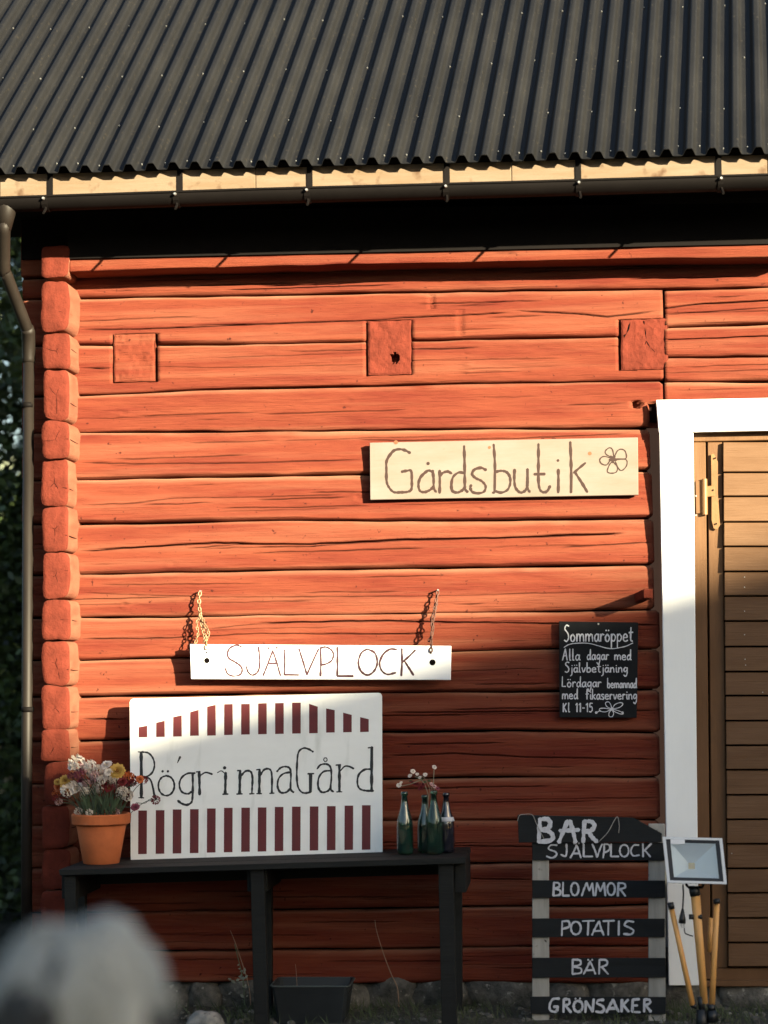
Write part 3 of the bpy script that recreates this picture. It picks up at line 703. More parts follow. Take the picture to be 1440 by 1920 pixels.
for s_ in ([(1100,250),(1050,225),(1040,190),(1080,158),(1110,175),(1125,240)], [(1135,240),(1160,190),(1200,172),(1240,195),(1245,265),(1150,268)],
           [(1145,275),(1245,275),(1255,330),(1215,380),(1180,375),(1140,300)], [(1120,300),(1160,350),(1150,400),(1100,412),(1060,395),(1080,330),(1105,300)],
           [(1085,255),(1020,245),(985,275),(1000,315),(1050,330),(1085,290)]): pen.st(s_, 2.2, *o6)
for q in range(5): pen.st([(1115, 270), (1115+34*math.cos(q*1.257+.3), 270+34*math.sin(q*1.257+.3))], 5, *o6)
pen.dt(1115, 270, 5.5, *o6)
pen.mb.build('flower_drawing', m_brownline, sg)
pen = Pen(GA); pen.dt(885, 215, 3.6, *o6); pen.dt(1268, 155, 3, *o5); pen.dt(333, 103, 4, *o5); pen.mb.build('knot', mat('pine_knot', (.15, .06, .025), .8), sg)

# ---------------- Självplock hanging sign
SA = -.095
sp = empty('pick_your_own_sign', at(600, 1274, SA), 'long narrow white board lettered SJÄLVPLOCK hanging from two chains', 'sign')
board([(356, 1208), (846, 1211), (845, 1275), (358, 1273)], SA, .02, 'board', m_white3, sp, bevel=.002)
pen = Pen(SA); o3 = (340, 1190, 5.538); o4 = (600, 1190, 5.538)
for s_ in ([(625,125),(575,110),(510,135),(480,190),(495,245),(560,285),(615,325),(632,370),(610,415),(540,430),(480,405),(458,350)],
           [(800,125),(812,220),(812,330),(790,390),(740,420),(695,390),(675,330)], [(850,425),(900,300),(950,165)], [(950,165),(985,270),(1030,425)], [(905,298),(1000,298)],
           [(1070,155),(1075,280),(1070,415)], [(1070,415),(1220,418)], [(1222,145),(1265,280),(1305,415)], [(1305,415),(1360,290),(1425,150)]): pen.st(s_, 3.4, *o3)
for s_ in ([(5,150),(10,300),(5,430)], [(0,140),(60,128),(120,160),(140,210),(120,270),(60,305),(5,315)], [(180,130),(182,280),(180,430)], [(180,430),(345,430)],
           [(490,148),(430,190),(400,280),(420,370),(490,420),(560,380),(595,290),(570,190),(490,148)], [(795,155),(730,150),(660,200),(620,290),(640,370),(700,412),(785,395)],
           [(850,145),(852,280),(845,425)], [(990,160),(920,230),(850,290)], [(875,270),(920,340),(970,420)]): pen.st(s_, 3.8, *o4)
pen.dt(908, 140, 2.3, *o3); pen.dt(992, 136, 2.3, *o3)
pen.mb.build('lettering', m_purpleline, sp)
for (px, py, r) in ((388, 1238.5, 5.4), (388, 1223, 2), (811, 1242, 5.8), (808, 1224, 2.2)):
    pen = Pen(SA); pen.dt(px, py, r); pen.mb.build('hole', m_void, sp)
def chain(pts, m, seed, L_=.019, wd=.0048, r=.0019, jit=0):
    rg = random.Random(seed); P = smooth_pts(pts, 14); d = 0; mb = MB(); last = P[0]; k = 0
    for i in range(1, len(P)):
        d += (P[i]-P[i-1]).length
        if d >= L_*.74:
            c = (P[i]+last)/2+Vector((rg.uniform(-1, 1), rg.uniform(-1, 1)*.4, 0))*jit; t = (P[i]-last).normalized(); d = 0; last = P[i]
            a0 = k*1.5708+rg.uniform(-.5, .5)+.6; s1 = Vector((math.cos(a0), math.sin(a0), 0)); s1 = (s1-t*s1.dot(t)).normalized()
            ring_ = [c+t*math.sin(q)*L_*.5+s1*math.cos(q)*wd for q in [6.2832*j/10 for j in range(11)]]
            mb.tube(ring_, r, 5, cap=False); k += 1
    mb.build('hanging_chain', m, sp, smooth=True)
chain([at(375, 1110, -.035), at(373, 1130, -.045), at(376, 1155, -.055), at(379, 1175, -.07), at(385, 1197, -.09), at(388, 1223, -.10)], m_chain, 3, .024, .0075, .0034)
chain([at(376, 1150, -.06), at(369, 1172, -.07), at(372, 1188, -.08), at(366, 1206, -.09)], m_chain, 5, .02, .006, .0025, .003)
chain([at(379, 1160, -.07), at(388, 1180, -.085), at(391, 1192, -.09), at(381, 1204, -.10)], m_chain, 6, .02, .006, .0025, .003)
chain([at(821, 1108, -.03), at(818, 1125, -.04), at(814, 1150, -.055), at(810, 1175, -.07), at(808, 1222, -.10)], m_chain2, 4, .023, .007, .0034)
chain([at(819, 1130, -.04), at(810, 1160, -.05), at(812, 1185, -.06), at(802, 1205, -.08)], m_chain2, 8, .022, .0065, .003, .003)
for px, py in ((375, 1108), (821, 1106)):
    p = at(px, py, -.04); MB().tube([p, p+Vector((0, .06, 0))], .004, 6).build('nail', m_screw, sp)
mb = MB()
for a, b_, c in (((364, 1216), (361, 1250), (364, 1272)), ((364, 1232), (372, 1250), (371, 1268)), ((364, 1228), (363, 1240), (366, 1252))):
    mb.tube(smooth_pts([at(*a, SA+.045), at(*b_, SA+.03), at(*c, SA+.028)], 4), .006, 6)
mb.build('loose_end', m_chain, sp, smooth=True)

# ---------------- chalkboard
CA = -.04
cb = empty('opening_hours_board', at(1120, 1346, CA), 'small black chalkboard with white handwritten summer opening hours', 'sign')
board([(1048, 1165), (1197, 1167), (1194, 1346), (1049, 1345)], CA, .012, 'board', m_chalk, cb, bevel=.0015)
FONT = {   # single stroke letters, x in 0..w, y up, x-height 1, ascender 2.1, descender -.9
 'a': (1, [[(.85,.85),(.45,1),(.1,.6),(.2,.1),(.55,.05),(.85,.5)], [(.88,1),(.85,.3),(1.05,0)]]), 'b': (1, [[(.1,2.1),(.1,.1)], [(.1,.6),(.5,1),(.9,.6),(.7,.05),(.1,.05)]]),
 'd': (1, [[(.85,.75),(.45,1),(.08,.5),(.3,0),(.8,.3)], [(.9,2.1),(.85,.3),(1.05,0)]]), 'e': (1, [[(.1,.5),(.85,.6),(.6,1),(.15,.8),(.1,.25),(.45,0),(.95,.15)]]),
 'f': (.8, [[(.8,2),(.4,2.1),(.3,1.5),(.3,0)], [(.0,1.05),(.7,1.1)]]), 'g': (1, [[(.85,.9),(.4,1),(.1,.5),(.4,.1),(.85,.5)], [(.88,1),(.85,-.3),(.5,-.9),(.1,-.6)]]),
 'i': (.4, [[(.2,1),(.22,.2),(.4,0)], [(.2,1.4),(.25,1.5)]]), 'j': (.5, [[(.35,1),(.35,-.4),(.0,-.8)], [(.35,1.4),(.4,1.5)]]), 'k': (.9, [[(.1,2.1),(.1,0)], [(.8,1),(.15,.45)], [(.3,.55),(.85,0)]]),
 'l': (.45, [[(.15,2.1),(.15,.2),(.4,0)]]), 'm': (1.6, [[(.1,1),(.1,0)], [(.1,.6),(.4,1),(.7,.8),(.75,0)], [(.75,.6),(1.1,1),(1.4,.8),(1.5,0)]]), 'n': (1, [[(.1,1),(.1,0)], [(.1,.6),(.5,1),(.8,.8),(.9,0)]]),
 'o': (1, [[(.5,1),(.1,.6),(.2,.1),(.6,.0),(.9,.5),(.5,1)]]), 'p': (1, [[(.1,1),(.08,-.9)], [(.1,.7),(.5,1),(.9,.6),(.6,.05),(.1,.15)]]), 'r': (.75, [[(.1,1),(.1,0)], [(.1,.6),(.4,1),(.75,.9)]]),
 's': (.8, [[(.75,.9),(.3,1),(.15,.7),(.65,.35),(.55,.0),(.05,.05)]]), 't': (.8, [[(.4,1.9),(.35,.3),(.7,.0)], [(.0,1.2),(.8,1.25)]]), 'v': (.9, [[(.05,1),(.4,0),(.85,1)]]),
 'å': (1, [[(.85,.85),(.45,1),(.1,.6),(.2,.1),(.55,.05),(.85,.5)], [(.88,1),(.85,.3),(1.05,0)], [(.45,1.4),(.5,1.5)]]),
 'ä': (1, [[(.85,.85),(.45,1),(.1,.6),(.2,.1),(.55,.05),(.85,.5)], [(.88,1),(.85,.3),(1.05,0)], [(.2,1.45),(.25,1.55)], [(.7,1.45),(.75,1.55)]]),
 'ö': (1, [[(.5,1),(.1,.6),(.2,.1),(.6,.0),(.9,.5),(.5,1)], [(.2,1.45),(.25,1.55)], [(.7,1.45),(.75,1.55)]]),
 'S': (1, [[(.9,2.1),(.4,2.2),(.1,1.7),(.7,1.1),(.85,.5),(.5,0),(.0,.15)]]), 'A': (1.2, [[(.0,0),(.6,2.1)], [(.6,2.1),(1.0,0)], [(.2,.8),(.9,.85)]]), 'L': (1, [[(.15,2.1),(.1,.1)], [(.1,.1),(.9,.1)]]),
 'K': (1, [[(.1,2),(.1,0)], [(.8,2),(.15,1)], [(.2,1.1),(.8,0)]]), '1': (.6, [[(.05,1.6),(.4,2.0)], [(.4,2.0),(.38,0)]]), '5': (.9, [[(.8,2),(.2,2)], [(.2,2),(.15,1.2),(.6,1.2),(.75,.5),(.4,0),(.0,.1)]]), '-': (.7, [[(.1,.9),(.6,.9)]]), ' ': (.7, [])}
def write(pen, txt, x0, x1, base, xh, w, ox, oy, sc, slope=0):
    tot = sum(FONT[c][0]+.22 for c in txt)-.22; k = (x1-x0)/tot; x = 0
    for c in txt:
        wd, st_ = FONT[c]
        for s_ in st_:
            pen.st([(x0+(x+px)*k, base-py*xh+slope*(x+px)*k) for px, py in s_], w, ox, oy, sc)
        x += wd+.22
pen = Pen(CA); oc = (1020, 1150, 7.2); cw = 2.2
write(pen, 'Sommaröppet', 275, 1200, 378, 98, 2.5, *oc)
pen.st([(270,460),(340,420),(450,403),(600,405),(740,440),(850,470),(950,475),(1100,445),(1200,400)], 1.6, *oc)
write(pen, 'Alla', 250, 485, 632, 72, cw, *oc); write(pen, 'dagar', 580, 875, 625, 66, cw, *oc); write(pen, 'med', 950, 1175, 628, 66, cw, *oc)
write(pen, 'Självbetjäning', 285, 1130, 795, 62, cw, *oc)
write(pen, 'Lördagar', 240, 770, 993, 66, cw, *oc); write(pen, 'bemannad', 855, 1250, 1005, 62, cw, *oc)
write(pen, 'med', 245, 455, 1155, 66, cw, *oc); write(pen, 'fikaservering', 565, 1255, 1160, 66, cw, *oc)
write(pen, 'Kl', 255, 350, 1330, 58, cw, *oc); write(pen, '11-15', 425, 660, 1330, 58, cw, *oc)
for s_ in ([(915,1290),(850,1260),(830,1210),(870,1195),(900,1230),(915,1290)], [(925,1280),(960,1230),(1030,1205),(1065,1225),(1020,1270),(925,1290)], [(900,1300),(830,1330),(760,1320),(750,1290),(810,1280),(900,1295)],
           [(925,1295),(990,1310),(1070,1345),(1040,1360),(960,1330),(925,1300)], [(915,1300),(880,1340),(880,1390),(920,1395),(940,1350),(918,1300)], [(700,1345),(760,1310)]): pen.st(s_, 1.5, *oc)
pen.dt(705, 1340, 2.4, *oc); pen.dt(1060, 1340, 2.2, *oc); pen.dt(918, 1290, 3, *oc)
pen.mb.build('lettering', m_chalkline, cb)
p = at(1122, 1170, CA); MB().tube([p, p-Vector((0, .006, 0))], .0045, 8).build('nail', m_screw, cb)

# ================================================================== TABLE
TY0, TY1 = -.66, -.12
tz = at(480, 1622, TY0).z
tab = empty('side_table', (at(480, 1620, -.4).x, -.4, 0), 'long narrow black wooden table standing against the red log wall', 'table')
a0, a1 = at(112, 1631, TY0), at(872, 1608, TY0)
def tz_at(x): return a0.z+(a1.z-a0.z)*(x-a0.x)/(a1.x-a0.x)
nb = 3
for i in range(nb):
    ya = TY0+(TY1-TY0)*i/nb+.003; yb = TY0+(TY1-TY0)*(i+1)/nb-.003
    q = [Vector((a0.x+random.uniform(-.006, .006), ya, a0.z)), Vector((a1.x+random.uniform(-.006, .006), ya, a1.z)), Vector((a1.x, ya, a1.z-.026)), Vector((a0.x, ya, a0.z-.026))]
    MB().prism(q, Vector((0, yb-ya, 0))).build('top_board', m_table, tab, bevel=.002)
def tleg(pxt, pxb, wpx, y, th=.045):
    xt, xb = at(pxt, 1650, y).x, at(pxb, 1900, y).x; h = wpx/430/2
    zt = tz_at(xt)-.027
    MB().prism([Vector((xt-h, y, zt)), Vector((xt+h, y, zt)), Vector((xb+h, y, -.02)), Vector((xb-h, y, -.02))], Vector((0, th, 0))).build('leg', m_table, tab, bevel=.002)
tleg(131, 134, 22, -.63); tleg(482, 490, 26, -.63); tleg(836, 842, 28, -.63)
tleg(150, 150, 20, -.19); tleg(500, 500, 20, -.19); tleg(856, 856, 22, -.19)
for (x0_, x1_, h_) in ((114, 145, 45), (462, 500, 42), (852, 873, 55)):
    A, B_ = at(x0_, 1640, -.60), at(x1_, 1640, -.60)
    zt = tz_at(A.x)-.0285; MB().box((A.x, -.583, zt-h_/430), (B_.x, -.15, zt)).build('cross_rail', m_table, tab, bevel=.002)
A, B_ = at(150, 1640, -.2), at(850, 1640, -.2)
MB().prism([Vector((A.x, -.235, tz_at(A.x)-.029)), Vector((B_.x, -.235, tz_at(B_.x)-.029)), Vector((B_.x, -.235, tz_at(B_.x)-.11)), Vector((A.x, -.235, tz_at(A.x)-.11))], Vector((0, .02, 0))).build('back_apron', m_table, tab, bevel=.002)

# ================================================================== BIG SIGN on the table
b_ = .14/.75; zb = tz_at(at(480, 1612, -.26).x); a_ = -.26 - b_*zb
bs = empty('farm_name_sign', atl(480, 1613, a_, b_), 'large white board lettered RögrinnaGård with dark red stripes, leaning on the table', 'sign')
cor = []
for (cx, cy, sx, sy) in ((243.5, 1310, 1, 1), (716, 1299, -1, 1), (717, 1609, -1, -1), (245, 1618, 1, -1)):
    r = 7
    arc = [(cx+sx*r*(1-math.cos(q)), cy+sy*r*(1-math.sin(q))) for q in (0, .5, 1.07, 1.5708)]
    cor += arc if sx*sy > 0 else arc[::-1]
MB().prism([atl(x, y, a_, b_) for x, y in cor], Vector((0, .016, 0))).build('board', m_white2, bs)
pen = Pen(a_, b_)
oa, ob = (230, 1280, 5.333), (470, 1280, 5.335)
L1 = [160,335,505,675,845,1015,1185]; R1 = [75,245,415,585,755,925,1095]
tops = [(445,430),(400,380),(345,325),(295,270),(240,220),(215,213),(213,212),(208,205),(205,203),(200,200),(212,240),(258,275),(300,322),(345,365)]
bots = [545,542,538,530,528,522,518,515,512,508,505,498,495,492]
L2 = [155,330,500,672,842,1012,1185]; R2 = [70,240,412,590,762,938,1112]
t2 = [1278,1275,1268,1265,1258,1252,1250,1248,1243,1240,1238,1235,1230,1226]; b2 = [1713,1710,1707,1703,1698,1695,1690,1688,1684,1682,1678,1675,1672,1670]
for i in range(14):
    ox, oy, sc = oa if i < 7 else ob
    x = (L1+R1)[i]; q = [(x, tops[i][0]), (x+86, tops[i][1]), (x+86, bots[i]), (x, bots[i]+2)]
    MB().prism([atl(ox+u/sc, oy+v/sc, a_, b_)+pen.n*.0008 for u, v in q], Vector((0, .002, 0))).build('stripe', m_stripe, bs)
    x = (L2+R2)[i]; q = [(x+2, t2[i]), (x+88, t2[i]), (x+86, b2[i]), (x, b2[i]+2)]
    MB().prism([atl(ox+u/sc, oy+v/sc, a_, b_)+pen.n*.0008 for u, v in q], Vector((0, .002, 0))).build('stripe', m_stripe, bs)
def T(strokes, o):
    for pts, w_ in strokes: pen.st(pts, w_/5.333 if not isinstance(w_, list) else [q/5.333 for q in w_], *o)
T([([(185,700),(187,930),(187,1150)], 30), ([(155,692),(215,697)], 14), ([(190,692),(260,705),(305,760),(318,830),(295,900),(240,940),(190,945)], 19), ([(235,938),(280,975),(305,1060),(318,1130),(335,1165)], [14, 26]), ([(160,1150),(212,1152)], 12),
   ([(575,742),(548,802)], [24, 8]),
   ([(720,905),(650,908),(590,950),(567,1020),(590,1090),(650,1112),(690,1090)], 20), ([(700,915),(702,1020),(698,1150),(685,1200),(640,1222),(590,1208),(552,1180)], 22), ([(690, 905), (725, 905)], 16),
   ([(765,890),(768,1000),(770,1120)], 26), ([(735,893),(775,890)], 14), ([(775,930),(830,898),(895,915)], [12, 20]),
   ([(948,900),(985,882),(1020,905)], 9), ([(1030,900),(1028,1000),(1025,1112)], 27), ([(1000,1116),(1055,1114)], 13),
   ([(1148,880),(1180,878)], 16), ([(1175,880),(1172,1000),(1170,1110)], 27), ([(1180,935),(1230,885),(1280,890),(1298,950),(1295,1040),(1292,1110)], 20), ([(1140,1114),(1197,1112)], 12), ([(1268,1112),(1315,1110)], 12)], oa)
pen.oval(437, 1030, 80, 100, 18/5.333, *oa); pen.dt(400, 887, 2.4, *oa); pen.dt(453, 887, 2.4, *oa); pen.dt(1020, 852, 3.2, *oa)
T([([(58,872),(95,868)], 16), ([(90,870),(88,990),(86,1110)], 26), ([(95,925),(140,868),(195,870),(213,940),(212,1105)], 20), ([(60,1110),(110,1110)], 12), ([(190,1108),(235,1105)], 12),
   ([(262,890),(300,852),(350,840),(393,860),(403,930),(400,1060),(430,1098)], 18), ([(400,895),(330,910),(280,960),(270,1040),(300,1098),(360,1095),(400,1050)], 20),
   ([(625,692),(580,665),(530,655),(482,690),(466,780),(462,950),(477,1050),(520,1100),(580,1100),(605,1080)], 19), ([(600,920),(598,1095)], 28), ([(572,912),(632,910)], 15),
   ([(665,862),(700,822),(760,815),(800,850),(808,950),(800,1060),(828,1092)], 18), ([(800,880),(730,890),(682,950),(675,1040),(710,1095),(770,1085),(800,1050)], 20),
   ([(853,825),(900,822)], 15), ([(888,825),(888,960),(888,1090)], 27), ([(895,885),(940,838),(985,838),(1030,860)], [12, 20]), ([(860,1093),(914,1092)], 12),
   ([(1212,645),(1210,860),(1210,1080)], 29), ([(1175,652),(1222,648)], 15), ([(1200,865),(1140,870),(1082,920),(1068,1000),(1090,1060),(1150,1080),(1228,1082)], 20)], ob)
pen.oval(748, 770, 17, 19, 9/5.3, *ob)
pen.mb.build('lettering', m_blackline, bs)

# ================================================================== FLOWER POT
py_ = -.40
pc = at(190, 1624, py_); pc.z = tz_at(pc.x)+.001
pot = empty('flower_pot', pc, 'terracotta flower pot standing on the left end of the black table', 'pot')
ps = 1/417.
MB().lathe(pc, [(.0, .0), (33*ps, 0), (34*ps, .002), (47.5*ps, 75*ps), (46*ps, 76*ps), (43*ps, 60*ps), (0, 60*ps)], 36).build('pot_body', m_terra, pot, smooth=True)
MB().lathe(pc, [(46.5*ps, 73*ps), (52*ps, 73*ps), (55*ps, 75*ps), (56*ps, 91*ps), (54*ps, 93*ps), (50*ps, 93*ps), (49*ps, 80*ps), (46*ps, 78*ps)], 36).build('rim', m_terra, pot, smooth=False)
MB().lathe(pc, [(0, 84*ps), (49.3*ps, 84*ps)], 24).build('soil', m_soil, pot)
pl = empty('strawflower_bunch', pc+Vector((0, 0, .2)), 'bunch of white, pink, yellow and dark red strawflowers growing from the terracotta pot', 'flowers')
def flower_mesh(key, seed):
    rg = random.Random(seed); V, Fc = [], []
    for ring, (nn, rr, zz, ln, tilt) in enumerate(((12, .52, .0, .52, .28), (11, .42, .10, .46, .62), (9, .28, .2, .38, .95), (6, .14, .28, .30, 1.25))):
        for i in range(nn):
            q = 6.2832*i/nn+ring*.31+rg.uniform(-.1, .1); d = Vector((math.cos(q), math.sin(q), 0)); s_ = Vector((-d.y, d.x, 0))
            L_ = ln*rg.uniform(.85, 1.1); wdt = .27*(1-.12*ring)
            b0 = d*rr*.6+Vector((0, 0, zz)); e = d*(rr*.6+L_*math.cos(tilt))+Vector((0, 0, zz+L_*math.sin(tilt))); mid = b0.lerp(e, .55)+Vector((0, 0, .05))
            n = len(V); V += [b0-s_*wdt*.5, b0+s_*wdt*.5, mid+s_*wdt, e, mid-s_*wdt]; Fc.append((n, n+1, n+2, n+4)); Fc.append((n+4, n+2, n+3))
    # calyx
    n = len(V); V += [Vector((.42*math.cos(6.2832*i/8), .42*math.sin(6.2832*i/8), .02)) for i in range(8)]+[Vector((0, 0, -.35))]
    Fc += [(n+(i+1) % 8, n+i, n+8) for i in range(8)]
    me = bpy.data.meshes.new('flower'); me.from_pydata([tuple(v) for v in V], [], Fc); me.materials.append(m_fl[key]); return me
def bud_mesh(key, seed):
    rg = random.Random(seed); V, Fc = [], []
    for ring, (nn, rr, z0_, z1_) in enumerate(((11, .62, -.35, .45), (10, .66, -.05, .75), (8, .50, .25, .95), (6, .30, .45, 1.05))):
        for i in range(nn):
            q = 6.2832*i/nn+ring*.37+rg.uniform(-.08, .08); d = Vector((math.cos(q), math.sin(q), 0)); s_ = Vector((-d.y, d.x, 0)); f = rg.uniform(.92, 1.1)
            b0 = d*rr*.75+Vector((0, 0, z0_)); mid = d*rr*1.15*f+Vector((0, 0, (z0_+z1_)/2)); e = d*rr*(.85 if ring else 1.25)*f+Vector((0, 0, z1_*f)); w_ = rr*2.4/nn*1.5
            n = len(V); V += [b0-s_*w_*.5, b0+s_*w_*.5, mid+s_*w_*.6, e, mid-s_*w_*.6]; Fc.append((n, n+1, n+2, n+4)); Fc.append((n+4, n+2, n+3))
    me = bpy.data.meshes.new('flower'); me.from_pydata([tuple(v*.95) for v in V], [], Fc); me.materials.append(m_fl[key]); return me
fm = {k: [flower_mesh(k, 5+i) for i in range(2)] for k in 'wpyorm'}
for k_ in 'wprmo': fm[k_][1] = bud_mesh(k_, 3)
cm = MB().lathe((0, 0, .22), [(0, .12), (.15, .10), (.24, .03), (.26, -.06)], 10)
cme = bpy.data.meshes.new('flower_centre'); cme.from_pydata([tuple(v) for v in cm.v], [], cm.f); cme.materials.append(m_fl['c'])
FL = [(395,195,60,'w'),(470,240,42,'p'),(545,225,44,'w'),(620,270,38,'w'),(555,315,35,'w'),(720,215,40,'w'),(840,280,66,'y'),(255,385,48,'y'),(170,400,32,'y'),(185,465,42,'o'),(160,535,38,'o'),(185,625,27,'p'),
      (280,505,48,'w'),(385,475,46,'w'),(490,500,42,'w'),(630,475,44,'w'),(420,320,48,'m'),(430,390,34,'m'),(700,310,40,'w'),(770,345,46,'w'),(820,400,38,'w'),(750,470,40,'r'),(970,350,48,'o'),(1040,392,46,'r'),(1135,382,38,'r'),
      (895,400,42,'r'),(870,530,44,'w'),(950,552,44,'w'),(1275,600,40,'r'),(1040,685,38,'m'),(805,750,38,'p'),(530,745,26,'w'),(405,735,30,'w'),(560,400,30,'p'),(320,335,32,'m'),(660,380,34,'w'),(500,420,30,'p'),(345,225,38,'w'),(450,275,36,'p'),(660,330,34,'w'),(590,330,32,'p'),(740,290,30,'w'),(350,440,34,'w'),(440,455,30,'p'),(240,440,32,'y'),(700,440,34,'r'),(800,455,30,'m'),(1000,420,36,'r'),(930,430,34,'m'),(1090,370,34,'o'),(910,500,32,'w'),(600,520,30,'w'),(470,560,28,'w'),(160,440,30,'o'),(150,580,30,'r')]
rg = random.Random(21); stm = MB()
for i, (cx, cy, r, k) in enumerate(FL):
    yy = py_+rg.uniform(-.09, .06); p = at(80+cx/6, 1400+cy/6, yy)
    rt = pc+Vector((rg.uniform(-.05, .05)+(p.x-pc.x)*.22, rg.uniform(-.05, .05), .2))
    mid = rt.lerp(p, .6)+Vector((0, 0, .02)); d = (p-mid).normalized(); ax = (d*.35+Vector((rg.uniform(-.35, .35), -1.0 if k in 'y' else -.6, rg.uniform(.0, .7)))).normalized()
    stm.tube(smooth_pts([rt, mid, p-ax*.004], 4), .0017, 5)
    o = bpy.data.objects.new('flower', fm[k][0 if i % 4 == 1 else 1]); COL.objects.link(o); o.parent = pl; o.location = p-pl.location
    s_ = r/6*ps*(2.25 if k in 'wp' else 1.85); o.scale = (s_, s_, s_*.95); o.rotation_euler = ax.to_track_quat('Z', 'Y').to_euler()
    if k in 'yp' or i % 9 == 3: c = bpy.data.objects.new('flower_centre', cme); COL.objects.link(c); c.parent = o
stm.build('stem', m_stem, pl, kind='stuff', smooth=True)
mb = MB()
for i in range(80):
    a = rg.uniform(0, 6.28); rt = pc+Vector((rg.uniform(-.07, .07), rg.uniform(-.06, .06), .2)); L_ = rg.uniform(.05, .13)
    d = Vector((math.cos(a)*.55, math.sin(a)*.4-.1, 1)).normalized(); s_ = Vector((-d.z, rg.uniform(-.5, .5), d.x)).normalized()*rg.uniform(.003, .006)
    st = rt+d*rg.uniform(0, .05); mb.add([st, st+d*L_*.5+s_, st+d*L_, st+d*L_*.5-s_], [(0, 1, 2, 3)])
mb.build('leaves', m_leaf, pl, kind='stuff')
mb = MB(); mb.tube(smooth_pts([at(255, 1505, -.42), at(272, 1506, -.43), at(280, 1499, -.44), at(291, 1500, -.44)], 4), .0015, 5); mb.build('stem', m_stem, pl)

# ================================================================== BOTTLES
def bottle(px, base_py, top_py, wpx, y, m, label, sh=.55, band=False, group='bottles at the right end of the table'):
    c = at(px, base_py, y); c.z = tz_at(c.x)+.001; h = (at(px, top_py, y)-c).z; r = wpx/425/2; nr = .0125
    prof = [(0, .004), (r*.7, 0), (r*.95, .004), (r, .015), (r, h*.42), (r*.93, h*sh), (r*.55, h*.72), (nr*1.2, h*.84), (nr, h*.93), (nr*1.3, h*.94), (nr*1.3, h*.975), (nr*1.15, h), (nr*.8, h)]
    inner = [(max(0, a-.003), b) for a, b in prof[3:-2]][::-1]
    o = empty('bottle', c, label, 'bottle', group)
    MB().lathe(c, prof+[(nr*.8, h*.95)]+inner+[(0, .012)], 28).build('glass', m, o, smooth=True)
    if band: MB().lathe(c, [(r*.80, h*.60), (r*.90, h*.585), (r*1.0, h*.53), (r*.98, h*.525)], 24).build('neck_label', m_label, o, smooth=True)
    return o, c, h
bottle(760, 1607, 1484, 31, -.42, m_green, 'green glass bottle, nearest to the big white sign')
B2 = bottle(798, 1606, 1490, 31, -.36, m_green, 'slim glass bottle holding a drooping flower stem, second from the big white sign')
B3 = bottle(815, 1606, 1482, 32, -.45, m_clear, 'pale green glass bottle with a pink flower stem, in front of the others')
bottle(838, 1606, 1486, 31, -.40, m_dark, 'dark glass bottle with a pale band, rightmost on the table', band=True)
m_sprig = mat('pale_red_green_stem', (.20, .17, .11), .7, var=.3)
sp1 = empty('flower_sprig', B2[1]+Vector((0, 0, B2[2])), 'drooping sprig of small pale and red flowers standing in the glass bottles', 'flowers')
mb = MB(); y = -.38
mb.tube(smooth_pts([at(799, 1560, y), at(803, 1500, y), at(799, 1478, y), at(790, 1462, y), at(778, 1456, y)], 4), .0024, 5)
mb.tube(smooth_pts([at(790, 1462, y), at(770, 1470, y-.02), at(752, 1474, y-.03)], 4), .0021, 5)
mb.tube(smooth_pts([at(803, 1500, y), at(806, 1482, y), at(798, 1462, y), at(790, 1455, y)], 4), .0012, 5)
mb.build('stem', m_sprig, sp1, smooth=True)
def bloom(parent, px, py, y, r, k, i=0, ax=(0, -1, .4)):
    o = bpy.data.objects.new('flower', fm[k][i % 2]); COL.objects.link(o); o.parent = parent; o.location = at(px, py, y)-parent.location
    o.scale = (r/420*1.15,)*3; o.rotation_euler = Vector(ax).to_track_quat('Z', 'Y').to_euler()
for (px, py, r, k) in ((774, 1447, 6, 'w'), (769, 1455, 5, 'w'), (782, 1452, 4, 'w'), (797, 1453, 5, 'w'), (787, 1458, 4, 'w'), (748, 1473, 6, 'w'), (752, 1468, 4, 'w'), (789, 1478, 7, 'r'), (783, 1471, 5, 'r'), (778, 1470, 6, 'r'), (793, 1472, 6, 'r'), (772, 1468, 5, 'r')): bloom(sp1, px, py, y, r, k, ax=(random.uniform(-.5, .5), -.7, .6))
sp2 = empty('flower_sprig', B3[1]+Vector((0, 0, B3[2])), 'upright stem with one pale bud and a pink flower in the pale green bottle', 'flowers')
mb = MB(); y = -.45
mb.tube(smooth_pts([at(814, 1580, y), at(816, 1500, y), at(813, 1470, y), at(814, 1442, y)], 4), .0022, 5); mb.tube(smooth_pts([at(818, 1560, y), at(815, 1500, y), at(808, 1475, y)], 4), .002, 5)
mb.build('stem', m_sprig, sp2, smooth=True)
for (px, py, r, k) in ((814, 1439, 5.5, 'w'), (809, 1471, 5, 'p'), (814, 1475, 5, 'p'), (820, 1479, 5, 'm')): bloom(sp2, px, py, y, r, k, ax=(.4, -.6, .6))
m_leaf2 = m_leaf
mb = MB()
for px, py in ((780, 1458), (786, 1462), (766, 1465), (800, 1464), (792, 1466)):
    c = at(px, py, -.38); mb.add([c, c+Vector((.012, -.004, .006)), c+Vector((.02, 0, -.002)), c+Vector((.01, .003, -.006))], [(0, 1, 2, 3)])
mb.build('leaf', m_leaf, sp1)

